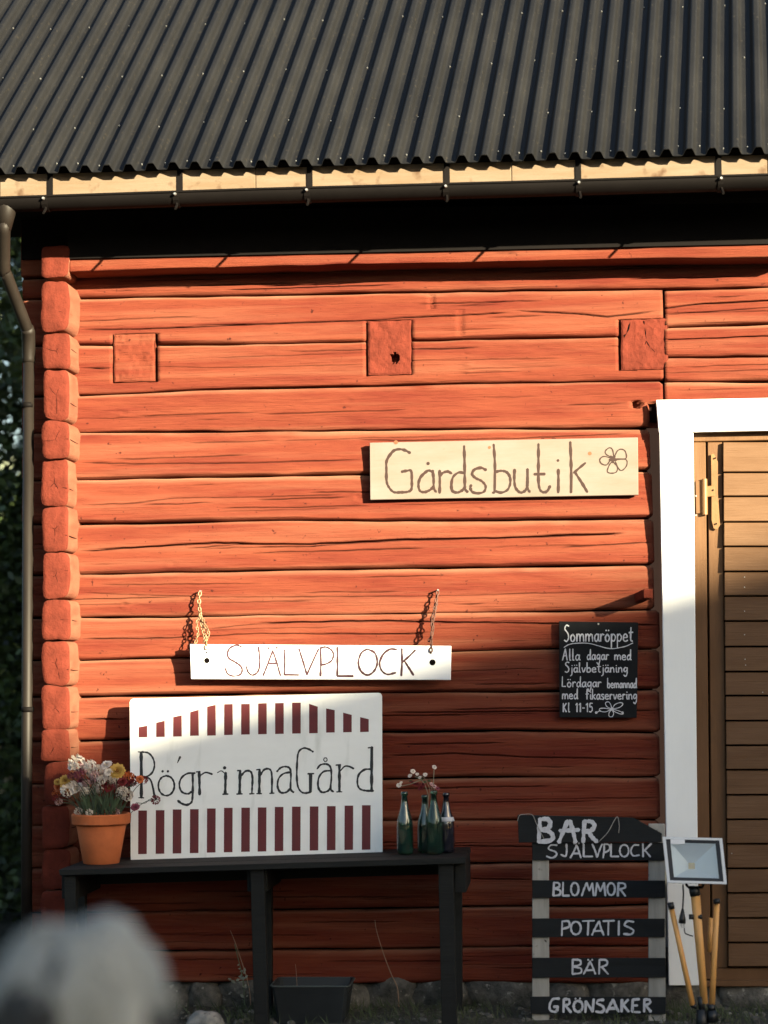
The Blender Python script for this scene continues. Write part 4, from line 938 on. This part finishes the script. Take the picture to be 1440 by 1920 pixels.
# ================================================================== SLAT SIGN
ZA = -.36
ss = empty('produce_sign', gz(1120, 1903), 'tall slatted sign of black boards on grey posts listing produce beside the door', 'sign')
def spost(x0, x1): board([(x0, 1545), (x1, 1545), (x1+1, 1915), (x0, 1915)], ZA+.0, .03, 'post', m_greywood, ss, bevel=.002)
spost(998, 1029); spost(1216, 1247)
o7, o8 = (960, 1520, 4.8), (960, 1700, 4.8)
def slat(pts, o, strokes=(), dots=(), ovals=(), w_=3.4, dy=.0, lab=None):
    ox, oy, sc = o; A = ZA-.014-dy
    q = board([(ox+x/sc, oy+y/sc) for x, y in pts], A, .0135, 'slat', m_slat, ss, bevel=.0015, label=lab)
    pen = Pen(A)
    for s_ in strokes: pen.st(s_, w_, *o)
    for d in dots: pen.dt(d[0], d[1], 1.8, *o)
    for c in ovals: pen.oval(*c, w_, *o)
    pen.mb.build('lettering', m_chalkline, q)
slat([(180,287),(1375,290),(1378,448),(182,445)], o7,
     [[(405,310),(350,310),(330,345),(390,370),(400,400),(360,425),(310,410)], [(490,300),(492,370),(480,410),(440,395)], [(525,425),(560,360),(580,310)], [(580,310),(600,360),(620,425)], [(545,385),(605,385)],
      [(645,300),(645,412)], [(645,412),(725,412)], [(722,300),(748,360),(765,420)], [(765,420),(790,350),(812,300)], [(830,300),(828,360),(820,425)], [(830,300),(870,305),(880,340),(860,365),(830,375)], [(892,300),(890,412)], [(890,412),(960,412)],
      [(1140,310),(1095,312),(1070,360),(1090,405),(1145,400)], [(1178,295),(1180,415)], [(1255,295),(1185,365)], [(1195,355),(1245,415)]], [(560,294),(602,292)], [(1010,360,40,54)], 3.0)
slat([(50,38),(1095,64),(1348,205),(1350,284),(60,288)], o7,
     [[(252,72),(246,180),(240,283)], [(252,78),(318,76),(345,115),(320,160),(252,172)], [(252,176),(330,186),(368,228),(345,268),(242,280)], [(500,92),(460,190),(422,285)], [(522,92),(550,190),(572,285)], [(430,180),(520,178),(602,172)],
      [(652,92),(646,200),(640,285)], [(652,98),(712,98),(742,135),(712,178),(655,188)], [(690,190),(722,240),(765,280)]], (), (), 7.2, lab='black top board cut to a slope and lettered BAR', dy=.0145)
slat([(180,628),(1380,630),(1380,785),(182,786)], o7,
     [[(378,645),(372,765)], [(378,648),(420,652),(425,685),(378,700)], [(378,702),(430,716),(430,755),(372,766)], [(460,645),(456,765)], [(456,765),(515,765)], [(628,765),(650,700),(672,650)], [(672,650),(695,720)], [(695,720),(722,652)], [(722,652),(735,765)],
      [(750,765),(766,650)], [(766,650),(795,725)], [(795,725),(828,650)], [(828,650),(840,765)], [(958,650),(952,768)], [(958,652),(1008,656),(1018,690),(962,710)], [(978,712),(1020,768)]], (), [(565,705,34,57), (892,705,34,55)])
slat([(180,108),(1376,110),(1376,275),(182,276)], o8,
     [[(452,130),(448,260)], [(452,132),(508,132),(515,178),(456,200)], [(635,130),(740,126)], [(688,132),(682,255)], [(720,255),(755,180),(785,130)], [(785,130),(800,190),(825,255)], [(742,220),(808,216)], [(820,130),(920,126)], [(868,130),(866,255)],
      [(962,130),(960,255)], [(1095,137),(1040,130),(1014,165),(1060,190),(1094,215),(1072,248),(1005,245)]], (), [(575,192,44,58)])
slat([(180,462),(1380,464),(1382,638),(182,640)], o8,
     [[(547,475),(544,605)], [(547,477),(610,482),(614,520),(550,538)], [(550,540),(618,555),(618,595),(544,606)], [(645,606),(680,540),(702,490)], [(702,490),(725,540),(750,605)], [(668,572),(738,570)], [(787,475),(784,605)], [(787,477),(848,482),(854,520),(795,545)], [(812,546),(865,606)]], [(686,478),(722,478)])
slat([(165,812),(1385,815),(1382,968),(170,966)], o8,
     [[(425,827),(370,832),(340,880),(345,932),(395,945),(415,905)], [(415,902),(376,900)], [(467,832),(463,950)], [(467,832),(512,836),(514,875),(470,890)], [(482,892),(530,950)], [(660,950),(666,850)], [(666,850),(725,945)], [(725,945),(736,832)],
      [(825,838),(780,842),(766,870),(815,895),(828,930),(798,950),(755,942)], [(850,950),(885,880),(910,836)], [(910,836),(932,890),(960,945)], [(872,916),(946,914)], [(990,836),(986,945)], [(1045,836),(990,895)], [(1002,886),(1050,945)],
      [(1087,836),(1082,945)], [(1087,836),(1145,832)], [(1084,890),(1128,888)], [(1082,947),(1152,950)], [(1192,832),(1189,945)], [(1192,834),(1238,840),(1240,868),(1196,890)], [(1207,892),(1250,945)]], [(572,828),(612,826)], [(595,896,40,50)], 4.4)
mb = MB()
mb.tube(smooth_pts([at(970, 1540, ZA-.03), at(974, 1529, ZA-.034), at(983, 1527, ZA-.034), at(998, 1528, ZA-.032), at(1006, 1545, ZA-.034), at(1020, 1573, ZA-.03)], 5), .0016, 5)
mb.tube(smooth_pts([at(1123, 1578, ZA-.034), at(1140, 1560, ZA-.036), at(1152, 1538, ZA-.034), at(1158, 1532, ZA-.033), at(1161, 1548, ZA-.034), at(1160, 1562, ZA-.033)], 5), .0018, 5)
mb.build('hanging_wire', m_greywood, ss, smooth=True)

# ================================================================== FLOODLIGHT on wooden tripod
fx = (1180, 1540, 5.053)
def fp(x, y, Y): return at(fx[0]+x/fx[2], fx[1]+y/fx[2], Y)
foot = gz(1320, 1898, 0)
LY = -.60
tri = empty('lamp_tripod', Vector((fp(700, 1700, LY).x, LY, 0)), 'folded tripod of varnished wooden poles with black fittings standing in front of the door frame', 'tripod')
def fz(p): p = Vector(p); return p
for (a, b, r0_, r1_, m) in (((625, 690), (712, 1725), .0205, .0155, m_pine), ((398, 815), (600, 1740), .0115, .0125, m_pine), ((830, 765), (782, 1735), .0125, .0130, m_pine)):
    A, B_ = fp(*a, LY+(0 if r0_ > .015 else .02)), fp(*b, LY)
    MB().tube([A, A.lerp(B_, .5), B_], [r0_, (r0_+r1_)/2, r1_], 14).build('leg', m, tri, smooth=True)
A, B_ = fp(772, 915, LY+.10), fp(762, 1240, LY+.08); MB().tube([A, B_], .011, 12).build('leg', m_pine, tri, smooth=True)
for a, b, r in (((388, 770), (402, 830), .0135), ((826, 735), (829, 780), .0145), ((610, 625), (626, 705), .0225), ((770, 1730), (785, 1800), .016), ((670, 1660), (690, 1800), .014), ((590, 1735), (640, 1760), .012)):
    MB().tube([fp(*a, LY+.0), fp(*b, LY+.0)], r, 12).build('fitting', m_bplast, tri, smooth=True)
MB().tube([fp(780, 1790, LY), fp(790, 1790, LY)-Vector((0, 0, .05))], [.02, .025], 12).build('foot', m_bplast, tri, smooth=True)
MB().tube([fp(680, 1780, LY), Vector((fp(690, 1790, LY).x, LY, -.01))], [.02, .03], 12).build('foot', m_bplast, tri, smooth=True)
for a, b in (((565, 905), (610, 905)), ((650, 905), (690, 905))): MB().tube([fp(*a, LY-.01), fp(*b, LY-.01)], .011, 10).build('knob', m_bplast, tri, smooth=True)
lamp = empty('floodlight', fp(620, 600, LY), 'square floodlight with pale metal rim and mirrored reflector on top of the wooden tripod', 'floodlight')
# plane tilted back: y = a + b z
lz = fp(620, 580, LY).z; lb = .16; la = LY-.07-lb*lz; LN = Vector((0, -1, lb)).normalized()
def lp(x, y, d=0): return atl(fx[0]+x/fx[2], fx[1]+y/fx[2], la, lb)-LN*d     # d: depth behind the front plane
C4 = [(315,145),(880,160),(925,595),(360,580)]; cc = (sum(p[0] for p in C4)/4, sum(p[1] for p in C4)/4)
def ins(k): return [(cc[0]+(x-cc[0])*k, cc[1]+(y-cc[1])*k) for x, y in C4]
def ring(a, b, da, db, back, m, name):
    o_, i_ = [lp(*p, da) for p in a], [lp(*p, db) for p in b]
    ob_, ib = [p-LN*back for p in o_], [p-LN*back for p in i_]
    V = o_+i_+ob_+ib; Fc = []
    for k in range(4):
        j = (k+1) % 4; Fc += [(k, j, 4+j, 4+k), (8+k, 8+j, j, k), (4+k, 4+j, 12+j, 12+k), (8+j, 8+k, 12+k, 12+j)]
    return mobj(name, V, Fc, m, lamp)
ring(C4, ins(.90), 0, 0, .02, m_alu, 'rim'); ring(ins(.895), ins(.76), .003, .004, .02, m_gasket, 'gasket')
inner = ins(.755); lc = [(565,385),(628,385),(630,442),(567,442)]
I3 = [lp(*p, .006) for p in inner]; L3 = [lp(*p, .06) for p in lc]
fr = [p.lerp(l, .10)-LN*.0 for p, l in zip(I3, L3)]
mobj('reflector', I3+L3, [(k, (k+1) % 4, 4+(k+1) % 4, 4+k) for k in range(4)], m_refl, lamp)
mobj('led_chip', L3, [(0, 1, 2, 3)], m_led, lamp)
g = [lp(*p, .005) for p in inner]; MB().prism(g, -LN*.001).build('glass_front', m_glass, lamp)
st_ = [(390,170),(525,172),(527,215),(392,215)]; MB().prism([lp(*p, .0005) for p in st_], -LN*.003).build('sticker', m_white3, lamp)
ring(ins(.97), ins(.80), .021, .021, .043, m_bplast, 'housing')
hb = [lp(*p, .063) for p in ins(.97)]; MB().prism(hb, -LN*.02).build('housing', m_bplast, lamp, bevel=.004)
for k in range(9):
    u = .12+.76*k/8; a = hb[0].lerp(hb[1], u)-LN*.02; b = hb[3].lerp(hb[2], u)-LN*.02
    MB().prism([a, b, b-LN*.02, a-LN*.02], Vector((.003, 0, 0))).build('cooling_fin', m_bplast, lamp)
MB().tube([fp(540, 600, LY-.02), fp(560, 625, LY), fp(690, 625, LY), fp(700, 600, LY-.02)], .006, 8).build('bracket', m_gutter, lamp)
mb = MB(); mb.tube(smooth_pts([fp(508, 600, LY), fp(512, 700, LY+.01), fp(506, 830, LY), fp(505, 880, LY)], 5), .0035, 8); cab = mb.build('cable', m_cable, lamp, smooth=True)
MB().tube([fp(505, 830, LY), fp(502, 920, LY), fp(500, 965, LY)], [.005, .014, .0155], 12).build('plug', m_bplast, lamp, smooth=True)
MB().tube([fp(490, 965, LY), fp(500, 1010, LY)], .0035, 8).add([], []).tube([fp(515, 965, LY), fp(520, 1010, LY)], .0035, 8).build('plug_pin', m_alu, lamp)
MB().tube(smooth_pts([fp(520, 1000, LY), fp(527, 1055, LY+.01), fp(560, 1075, LY+.02), fp(602, 1088, LY+.02)], 4), .0025, 6).build('cable', m_cable, lamp, smooth=True)

# ================================================================== things on the ground
TBY = -.33
c = gz(580, 1912); tb = empty('plastic_tub', Vector((at(582, 1850, TBY).x, TBY, 0)), 'dark plastic tub with a pale rim under the table', 'tub')
X0, X1 = at(507, 1850, TBY-.12).x, at(655, 1850, TBY-.12).x; zt = at(580, 1848, TBY-.12).z
def tubring(k, z): return [Vector(((X0+X1)/2+sx*(X1-X0)/2*k, TBY+sy*.13*k, z)) for sx, sy in ((-.92, -1), (.92, -1), (1, -.85), (1, .85), (.92, 1), (-.92, 1), (-1, .85), (-1, -.85))]
r_ = [tubring(.84, 0.0), tubring(.84, 0.005), tubring(.97, zt-.01), tubring(1.0, zt-.01), tubring(1.0, zt), tubring(.96, zt), tubring(.82, .02)]
V = [p for q in r_ for p in q]; n = 8
mobj('tub_body', V, [(i*n+j, i*n+(j+1) % n, (i+1)*n+(j+1) % n, (i+1)*n+j) for i in range(len(r_)-1) for j in range(n)]+[tuple(range(6*n, 7*n)), tuple(range(n-1, -1, -1))], m_bucket, tb)
MB().tube([tubring(1.003, zt-.002)[i % 8] for i in range(9)], .0032, 6).build('rim', mat('pale_plastic_rim', (.06, .075, .07), .5), tb)
mb = MB().add(tubring(.955, zt-.04), [tuple(range(8))]); mb.build('soil', m_soil, tb)
def stalk(pts, y, r, label, group=None, name='dry_stalk'):
    P3 = [at(a, b, y) for a, b in pts]; g_ = P3[-1]
    return MB().tube(smooth_pts(P3, 5), [r*(.5+.5*i/(5*(len(P3)-1))) for i in range(5*(len(P3)-1)+1)], 6).build(name, m_dry, None, smooth=True, label=label, cat='stalk', group=group, loc=g_)
stalk([(703, 1725), (706, 1745), (718, 1785), (733, 1825), (745, 1852), (748, 1888)], -.10, .0032, 'long thin dry stalk leaning against the wall under the table, tallest of the stalks')
stalk([(554, 1808), (556, 1830), (557, 1855), (556, 1875)], TBY, .002, 'thin dry stalk standing in the plastic tub')
stalk([(432, 1745), (442, 1770), (452, 1800), (463, 1835), (468, 1860), (470, 1885)], -.2, .0026, 'dry stalk beside the middle table leg')
sprig = empty('weed', at(458, 1885, -.25), 'small leafy weed growing at the foot of the wall by the middle table leg', 'plant')
mb = MB(); mb.tube(smooth_pts([at(458, 1885, -.25), at(456, 1840, -.25), at(446, 1795, -.25), at(440, 1770, -.25)], 5), .002, 5); mb.build('stem', m_leaf, sprig)
mb = MB(); rg = random.Random(9)
for i in range(26):
    c = at(rg.gauss(455, 9), rg.gauss(1838, 13), -.25+rg.uniform(-.03, .03)); a = rg.uniform(0, 6.28); L_ = rg.uniform(.012, .028); d = Vector((math.cos(a), rg.uniform(-.4, .4), math.sin(a))).normalized()*L_; s_ = Vector((-d.z, 0, d.x))*.3
    mb.add([c, c+d*.5+s_, c+d, c+d*.5-s_], [(0, 1, 2, 3)])
mb.build('leaves', mat('pale_weed_leaf', (.15, .16, .13), .7), sprig, kind='stuff')
# stone by the table, boulder near the camera
sc_ = gz(385, 1950); sc_ = Vector((at(385, 1930, -1.0).x, -1.0, .045))
ptop = at(385, 1895, -1.0); rock('stone', (ptop.x, -1.0, ptop.z-.085), .085, .08, .085, 41, m_stonel, None, amp=.12, label='small pale mottled stone on the ground right of the blurred head in the foreground', cat='stone', loc=(ptop.x, -1.0, 0))
by = CAM.y+3.05
hcx = at(136, 1890, by)
m_hair = mat('grey_white_hair', (.42, .425, .39), .6, vscale=(13, 13, 9), col2=(.17, .18, .165), spec=.4)
m_hair2 = mat('dark_grey_hair', (.035, .037, .038), .6, vscale=(30, 30, 9), var=.35, spec=.4)
m_skin = mat('skin', (.42, .24, .17), .55, var=.06)
m_coat = mat('dark_grey_knitted_jacket', (.05, .055, .06), .9, vscale=(20, 20, 20), var=.25, bump=.5, bscale=(200, 200, 200))
m_trou = mat('dark_trousers', (.02, .022, .03), .9, var=.2)
pe = empty('person', (hcx.x, by, 0), 'blurred grey haired person in a dark jacket seated in the near foreground, seen from behind', 'person')
def skin(name, pts, edges, mat_, parent, sub=2):
    """pts: (x, y, z, rx, ry) local to the person, facing +y and a little left"""
    ca, sa = math.cos(R(28)), math.sin(R(28))
    me = bpy.data.meshes.new(name); me.from_pydata([(x*ca-y*sa, x*sa+y*ca, z) for x, y, z, *_ in pts], edges, []); me.materials.append(mat_)
    o = bpy.data.objects.new(name, me); COL.objects.link(o); o.parent = parent
    o.modifiers.new('skin', 'SKIN')
    if not me.skin_vertices:
        bm = bmesh.new(); bm.from_mesh(me); bm.verts.layers.skin.verify(); bm.to_mesh(me); bm.free()
    for i, p in enumerate(pts): me.skin_vertices[0].data[i].radius = (p[3], p[4] if len(p) > 4 else p[3])
    me.skin_vertices[0].data[0].use_root = True
    sb = o.modifiers.new('sub', 'SUBSURF'); sb.levels = sb.render_levels = sub
    o.modifiers['skin'].use_smooth_shade = True
    return o
hz = hcx.z                                    # head centre height, about 1.06
BP = [(0, -.02, .44, .15, .12), (0, -.04, .58, .135, .10), (0, -.03, .74, .16, .105), (0, -.01, .86, .10, .08), (0, .0, .93, .052, .055), (0, .01, hz-.07, .055, .06), (0, .015, hz-.01, .078, .088), (0, .01, hz+.055, .072, .08),
      (.10, .0, .43, .09), (.14, .40, .44, .062), (.15, .42, .10, .040), (.15, .47, .04, .036), (.15, .60, .03, .03),
      (-.10, .0, .43, .09), (-.14, .40, .44, .062), (-.15, .42, .10, .040), (-.15, .47, .04, .036), (-.15, .60, .03, .03),
      (.17, -.01, .84, .055), (.23, .05, .60, .042), (.17, .27, .53, .032), (.12, .33, .52, .026), (-.17, -.01, .84, .055), (-.23, .05, .60, .042), (-.17, .27, .53, .032), (-.12, .33, .52, .026),
      (0, .105, hz-.02, .012), (.078, .01, hz-.02, .014), (-.078, .01, hz-.02, .014)]
BE = [(0,1),(1,2),(2,3),(3,4),(4,5),(5,6),(6,7),(0,8),(8,9),(9,10),(10,11),(11,12),(0,13),(13,14),(14,15),(15,16),(16,17),(3,18),(18,19),(19,20),(20,21),(3,22),(22,23),(23,24),(24,25),(6,26),(6,27),(6,28)]
for sx in (1, -1):                            # fingers and thumb
    h = 21 if sx == 1 else 25
    for k, (dx, ln) in enumerate(((-.024, .062), (-.008, .072), (.009, .068), (.024, .052))):
        n = len(BP); x = sx*.12+dx; BP += [(x, .38, .525, .0095), (x, .38+ln*.5, .522, .0085), (x, .38+ln*.85, .505, .0075)]; BE += [(h, n), (n, n+1), (n+1, n+2)]
    n = len(BP); BP += [(sx*.12-sx*.035, .355, .52, .011), (sx*.12-sx*.052, .39, .515, .009)]; BE += [(h, n), (n, n+1)]
skin('body', BP, BE, m_skin, pe)
e2 = .014
skin('jacket', [(0, -.02, .46, .17, .14), (0, -.04, .58, .155, .12), (0, -.03, .74, .18, .125), (0, -.01, .86, .115, .095), (0, .0, .91, .07, .07), (.17, -.01, .84, .07), (.23, .05, .60, .056), (.175, .26, .535, .044), (-.17, -.01, .84, .07), (-.23, .05, .60, .056), (-.175, .26, .535, .044)],
     [(0,1),(1,2),(2,3),(3,4),(3,5),(5,6),(6,7),(3,8),(8,9),(9,10)], m_coat, pe)
skin('trousers', [(0, -.02, .44, .165, .13), (.10, .0, .44, .10), (.14, .41, .445, .075), (.15, .43, .13, .055), (-.10, .0, .44, .10), (-.14, .41, .445, .075), (-.15, .43, .13, .055)], [(0,1),(1,2),(2,3),(0,4),(4,5),(5,6)], m_trou, pe)
for sx in (1, -1): skin('shoe', [(sx*.15, .45, .045, .045), (sx*.15, .53, .04, .043), (sx*.15, .63, .03, .034)], [(0,1),(1,2)], m_bplast, pe)
# hair: a full head of waved grey hair, shell plus locks
hx, hy_, hz_ = .126, .13, .134
def hpt(th, ph, k=1.0):
    d = Vector((math.cos(th)*math.sin(ph), math.sin(th)*math.sin(ph), math.cos(ph)))
    lob = 1+.045*math.cos(2*th+.6)*math.sin(ph)+.05*mnoise.noise(d*2.2+Vector((3, 1, 9)))+.055*mnoise.noise(d*5.5)
    top = .10*math.exp(-((d.x-.36)/.30)**2)*max(0, d.z)-.10*math.exp(-((d.x+.12)/.22)**2)*max(0, d.z)-.04*math.exp(-((d.x+.75)/.3)**2)*max(0, d.z)
    return Vector((hcx.x+.006, by, hz-.005))+Vector((d.x*hx, d.y*hy_, d.z*hz_))*(lob+top)*k
V, Fc = [], []; nt_, np_ = 56, 34
for j in range(np_+1):
    for i in range(nt_): V.append(hpt(6.2832*i/nt_, .001+2.35*j/np_))
for j in range(np_):
    for i in range(nt_): Fc.append((j*nt_+i, (j+1)*nt_+i, (j+1)*nt_+(i+1) % nt_, j*nt_+(i+1) % nt_))
# leave the face open (front left, away from the camera)
fdir = Vector((-math.sin(R(28)), math.cos(R(28)), 0))
Fc = [f for f in Fc if not ((V[f[0]]-Vector((hcx.x, by, hz))).normalized().dot(fdir) > .62 and V[f[0]].z < hz+.05)]
hair = mobj('hair', V, Fc, m_hair, pe, smooth=True)
cD = Vector((at(78, 1908, by).x, 0, at(78, 1908, by).z))
def isdark(p): return math.hypot((p.x-cD.x)/.066, (p.z-cD.z)/.066)+.5*mnoise.noise(p*14) < 1 or mnoise.noise(Vector((p.x*22, 3, p.z*22))) > .42
hair.data.materials.append(m_hair2)
for p_ in hair.data.polygons:
    c = p_.center+Vector(pe.location); p_.material_index = 1 if isdark(c) else 0
rg = random.Random(3); mbs = [MB(), MB()]
for i in range(2200):
    th, ph = rg.uniform(0, 6.28), math.acos(rg.uniform(-.45, 1)); L_ = rg.uniform(.35, .75); pts = []
    for k in range(5): pts.append(hpt(th+rg.uniform(-.02, .02)+.12*k*math.sin(i), min(2.4, ph+L_*k/4), 1.0+.045*math.sin(k/4*3.0)+rg.uniform(0, .02)))
    if (pts[2]-Vector((hcx.x, by, hz))).normalized().dot(fdir) > .6 and pts[2].z < hz+.05: continue
    mbs[1 if isdark(pts[2]) else 0].tube(pts, [.0035, .005, .0055, .004, .001], 4, cap=False)
mbs[0].build('hair_locks', m_hair, pe, kind='stuff', smooth=True); mbs[1].build('hair_locks', m_hair2, pe, kind='stuff', smooth=True)
# low stool carrying the person
st0 = empty('stool', (hcx.x, by, 0), 'low round wooden stool under the person in the foreground', 'stool')
MB().lathe((hcx.x, by, 0), [(0, .345), (.17, .345), (.18, .335), (.18, .318), (0, .31)], 24).build('seat', m_table, st0)
for q in (.6, 2.17, 3.74, 5.31): MB().tube([(hcx.x+.11*math.cos(q), by+.11*math.sin(q), .315), (hcx.x+.16*math.cos(q), by+.16*math.sin(q), 0)], .017, 8).build('leg', m_table, st0)

# pebbles and grass at the foot of the wall
mb = MB(); rg = random.Random(31)
for i in range(900):
    x = rg.uniform(-3.0, 1.6); y = -abs(rg.gauss(0, .6))-.05; r = rg.uniform(.006, .022)
    a = rg.uniform(0, 3); V = [Vector((x+r*math.cos(a+q)*k, y+r*math.sin(a+q)*k*.8, z*r+.0)) for z, k in ((-.3, 1), (.35, .95), (.7, .45)) for q in (0, 1.2, 2.5, 3.7, 5)]
    mb.add(V, [(j*5+i_, j*5+(i_+1) % 5, (j+1)*5+(i_+1) % 5, (j+1)*5+i_) for j in range(2) for i_ in range(5)]+[(10, 11, 12, 13, 14)])
mb.build('pebbles', m_stone, None, kind='stuff', label='loose gravel and pebbles along the foot of the wall', cat='gravel')
mb = MB()
for i in range(2600):
    cl = rg.choice((-2.6, -2.1, -1.4, -.9, -.5, .2, .55, 1.0, 1.3)); x = rg.gauss(cl, .16); y = -abs(rg.gauss(.02, .30))-.03; L_ = rg.uniform(.02, .085)
    d = Vector((rg.gauss(0, .45), rg.gauss(0, .35), 1)).normalized()*L_; s_ = Vector((rg.uniform(.001, .0025), 0, 0)); p = Vector((x, y, -.005))
    mb.add([p-s_, p+s_, p+d*.6+s_*.7+Vector((d.x*.1, 0, 0)), p+d+Vector((d.x*.3, 0, 0))], [(0, 1, 2, 3)])
mb.build('grass', m_grass, None, kind='stuff', label='short dull grass tufts along the foot of the wall', cat='grass')

# ================================================================== tree behind the corner
tc = Vector((at(20, 1850, 3.5).x-.7, 3.5, 0))
tr = empty('tree', tc, 'dark leafy tree growing behind the left corner of the barn', 'tree')
rg = random.Random(77)
mb = MB(); mb.tube([tc, tc+Vector((.05, 0, 1.2)), tc+Vector((-.05, .1, 2.6)), tc+Vector((.1, 0, 4.2))], [.13, .10, .07, .03], 10)
for i in range(16):
    z = rg.uniform(.5, 3.8); a = rg.uniform(0, 6.28); p = tc+Vector((0, 0, z)); L_ = rg.uniform(.6, 1.3)
    mb.tube(smooth_pts([p, p+Vector((math.cos(a)*L_*.5, math.sin(a)*L_*.5, .15)), p+Vector((math.cos(a)*L_, math.sin(a)*L_, .5))], 3), [.03, .028, .025, .02, .015, .01, .006], 6)
mb.build('trunk', m_bark, tr, smooth=True)
def leafcloud(c, n, spread, size, rg):
    V = np.zeros((n*4, 3))
    cl = [(c+Vector((rg.gauss(0, spread.x), rg.gauss(0, spread.y), rg.uniform(-1, 1)*spread.z))) for _ in range(max(8, n//70))]
    for i in range(n):
        k = rg.choice(cl); p = k+Vector((rg.gauss(0, .16), rg.gauss(0, .16), rg.gauss(0, .14)))
        d = Vector((rg.gauss(0, 1), rg.gauss(0, 1), rg.gauss(-.3, .7))).normalized(); s_ = d.cross(Vector((rg.gauss(0, 1), rg.gauss(0, 1), rg.gauss(0, 1)))).normalized()
        L_ = rg.uniform(.6, 1.2)*size; V[i*4] = p; V[i*4+1] = p+d*L_*.45+s_*L_*.27; V[i*4+2] = p+d*L_; V[i*4+3] = p+d*L_*.45-s_*L_*.27
    return V.tolist(), [(i*4, i*4+1, i*4+2, i*4+3) for i in range(n)]
V, Fc = leafcloud(tc+Vector((.45, 0, 2.5)), 26000, Vector((.55, .6, 2.5)), .085, rg)
mobj('crown', V, Fc, m_tleaf, tr, kind='stuff')
hc = Vector((tc.x-.6, 6.5, 0)); hd = empty('hedge', hc, 'dense dark hedge low down behind the tree at the left', 'hedge')
V, Fc = leafcloud(hc+Vector((0, 0, 1.3)), 22000, Vector((1.3, .35, 1.5)), .10, rg); mobj('foliage', V, Fc, m_tleaf, hd, kind='stuff')

t2 = Vector((tc.x-.3, 8.2, 0)); tr2 = empty('tree', t2, 'taller darker tree standing farther back behind the left corner of the barn', 'tree')
mb = MB(); mb.tube([t2, t2+Vector((.1, 0, 2.5)), t2+Vector((0, 0, 5)), t2+Vector((.1, 0, 7))], [.2, .16, .10, .03], 10); mb.build('trunk', m_bark, tr2, smooth=True)
V, Fc = leafcloud(t2+Vector((0, 0, 4.2)), 19000, Vector((1.0, .7, 3.2)), .13, rg); mobj('crown', V, Fc, m_tleaf, tr2, kind='stuff')
# trees added all round to block low sky light, also the far backdrop
rg = random.Random(5); nW = 60000; rs_ = np.random.RandomState(3)
an = rs_.uniform(0, 2*np.pi, nW); rad = rs_.uniform(44, 56, nW)
top = 8.2+1.6*vn(an*9, 0, 4)+.9*vn(an*31, 2, 5); zz = rs_.uniform(0, 1, nW)**.8*top
P = np.stack([np.cos(an)*rad, np.sin(an)*rad-0, zz], -1)
D = rs_.normal(size=(nW, 3)); D /= np.linalg.norm(D, axis=1)[:, None]; E = np.cross(D, rs_.normal(size=(nW, 3))); E /= np.linalg.norm(E, axis=1)[:, None]
Ls = rs_.uniform(.5, 1.1, nW)[:, None]
Q = np.stack([P, P+D*Ls*.5+E*Ls*.35, P+D*Ls, P+D*Ls*.5-E*Ls*.35], 1).reshape(-1, 3)
me = bpy.data.meshes.new('sky_blocking_wood'); me.from_pydata(Q.tolist(), [], np.arange(nW*4).reshape(-1, 4).tolist()); me.materials.append(m_tleaf)
o = bpy.data.objects.new('sky_blocking_wood', me); COL.objects.link(o); o['kind'] = 'stuff'; o['label'] = 'ring of dark green trees added beyond the yard to block low sky light'; o['category'] = 'trees'

# ================================================================== unseen shed added to cast the shade on the lower wall
A_, B2_ = at(1440, 1035, 0), at(80, 1418, 0); DL = 36.0
A3, B3_ = A_+SUN*DL, B2_+SUN*DL; hv = (A3-B3_); k = hv.z/Vector((hv.x, hv.y, 0)).length; hh = Vector((hv.x, hv.y, 0)).normalized(); sh = Vector((SUN.x, SUN.y, 0)).normalized()
pl_ = B3_-hh*6; pl_.z = B3_.z-6*k; pr = A3+hh*3.2; pr.z = A3.z+3.2*k; far = pr+hh*6; far.z = pr.z-2.2
nb_ = empty('shade_caster_shed', Vector((B3_.x, B3_.y, 0)), 'large unseen dark red shed with a shallow pitched roof, added to shade the lower wall', 'shed')
g0 = lambda p: Vector((p.x, p.y, 0)); lo = Vector((0, 0, -.16))
MB().prism([g0(pl_+hh*.4), pl_+hh*.4+lo, pr+lo, far-hh*.4+lo, g0(far-hh*.4)], sh*5).build('wall', m_reddark, nb_)
MB().prism([pl_, pr, pr+lo, pl_+lo], sh*5.3).build('roof', m_roof, nb_)
MB().prism([pr, far, far+lo, pr+lo], sh*5.3).build('roof', m_roof, nb_)
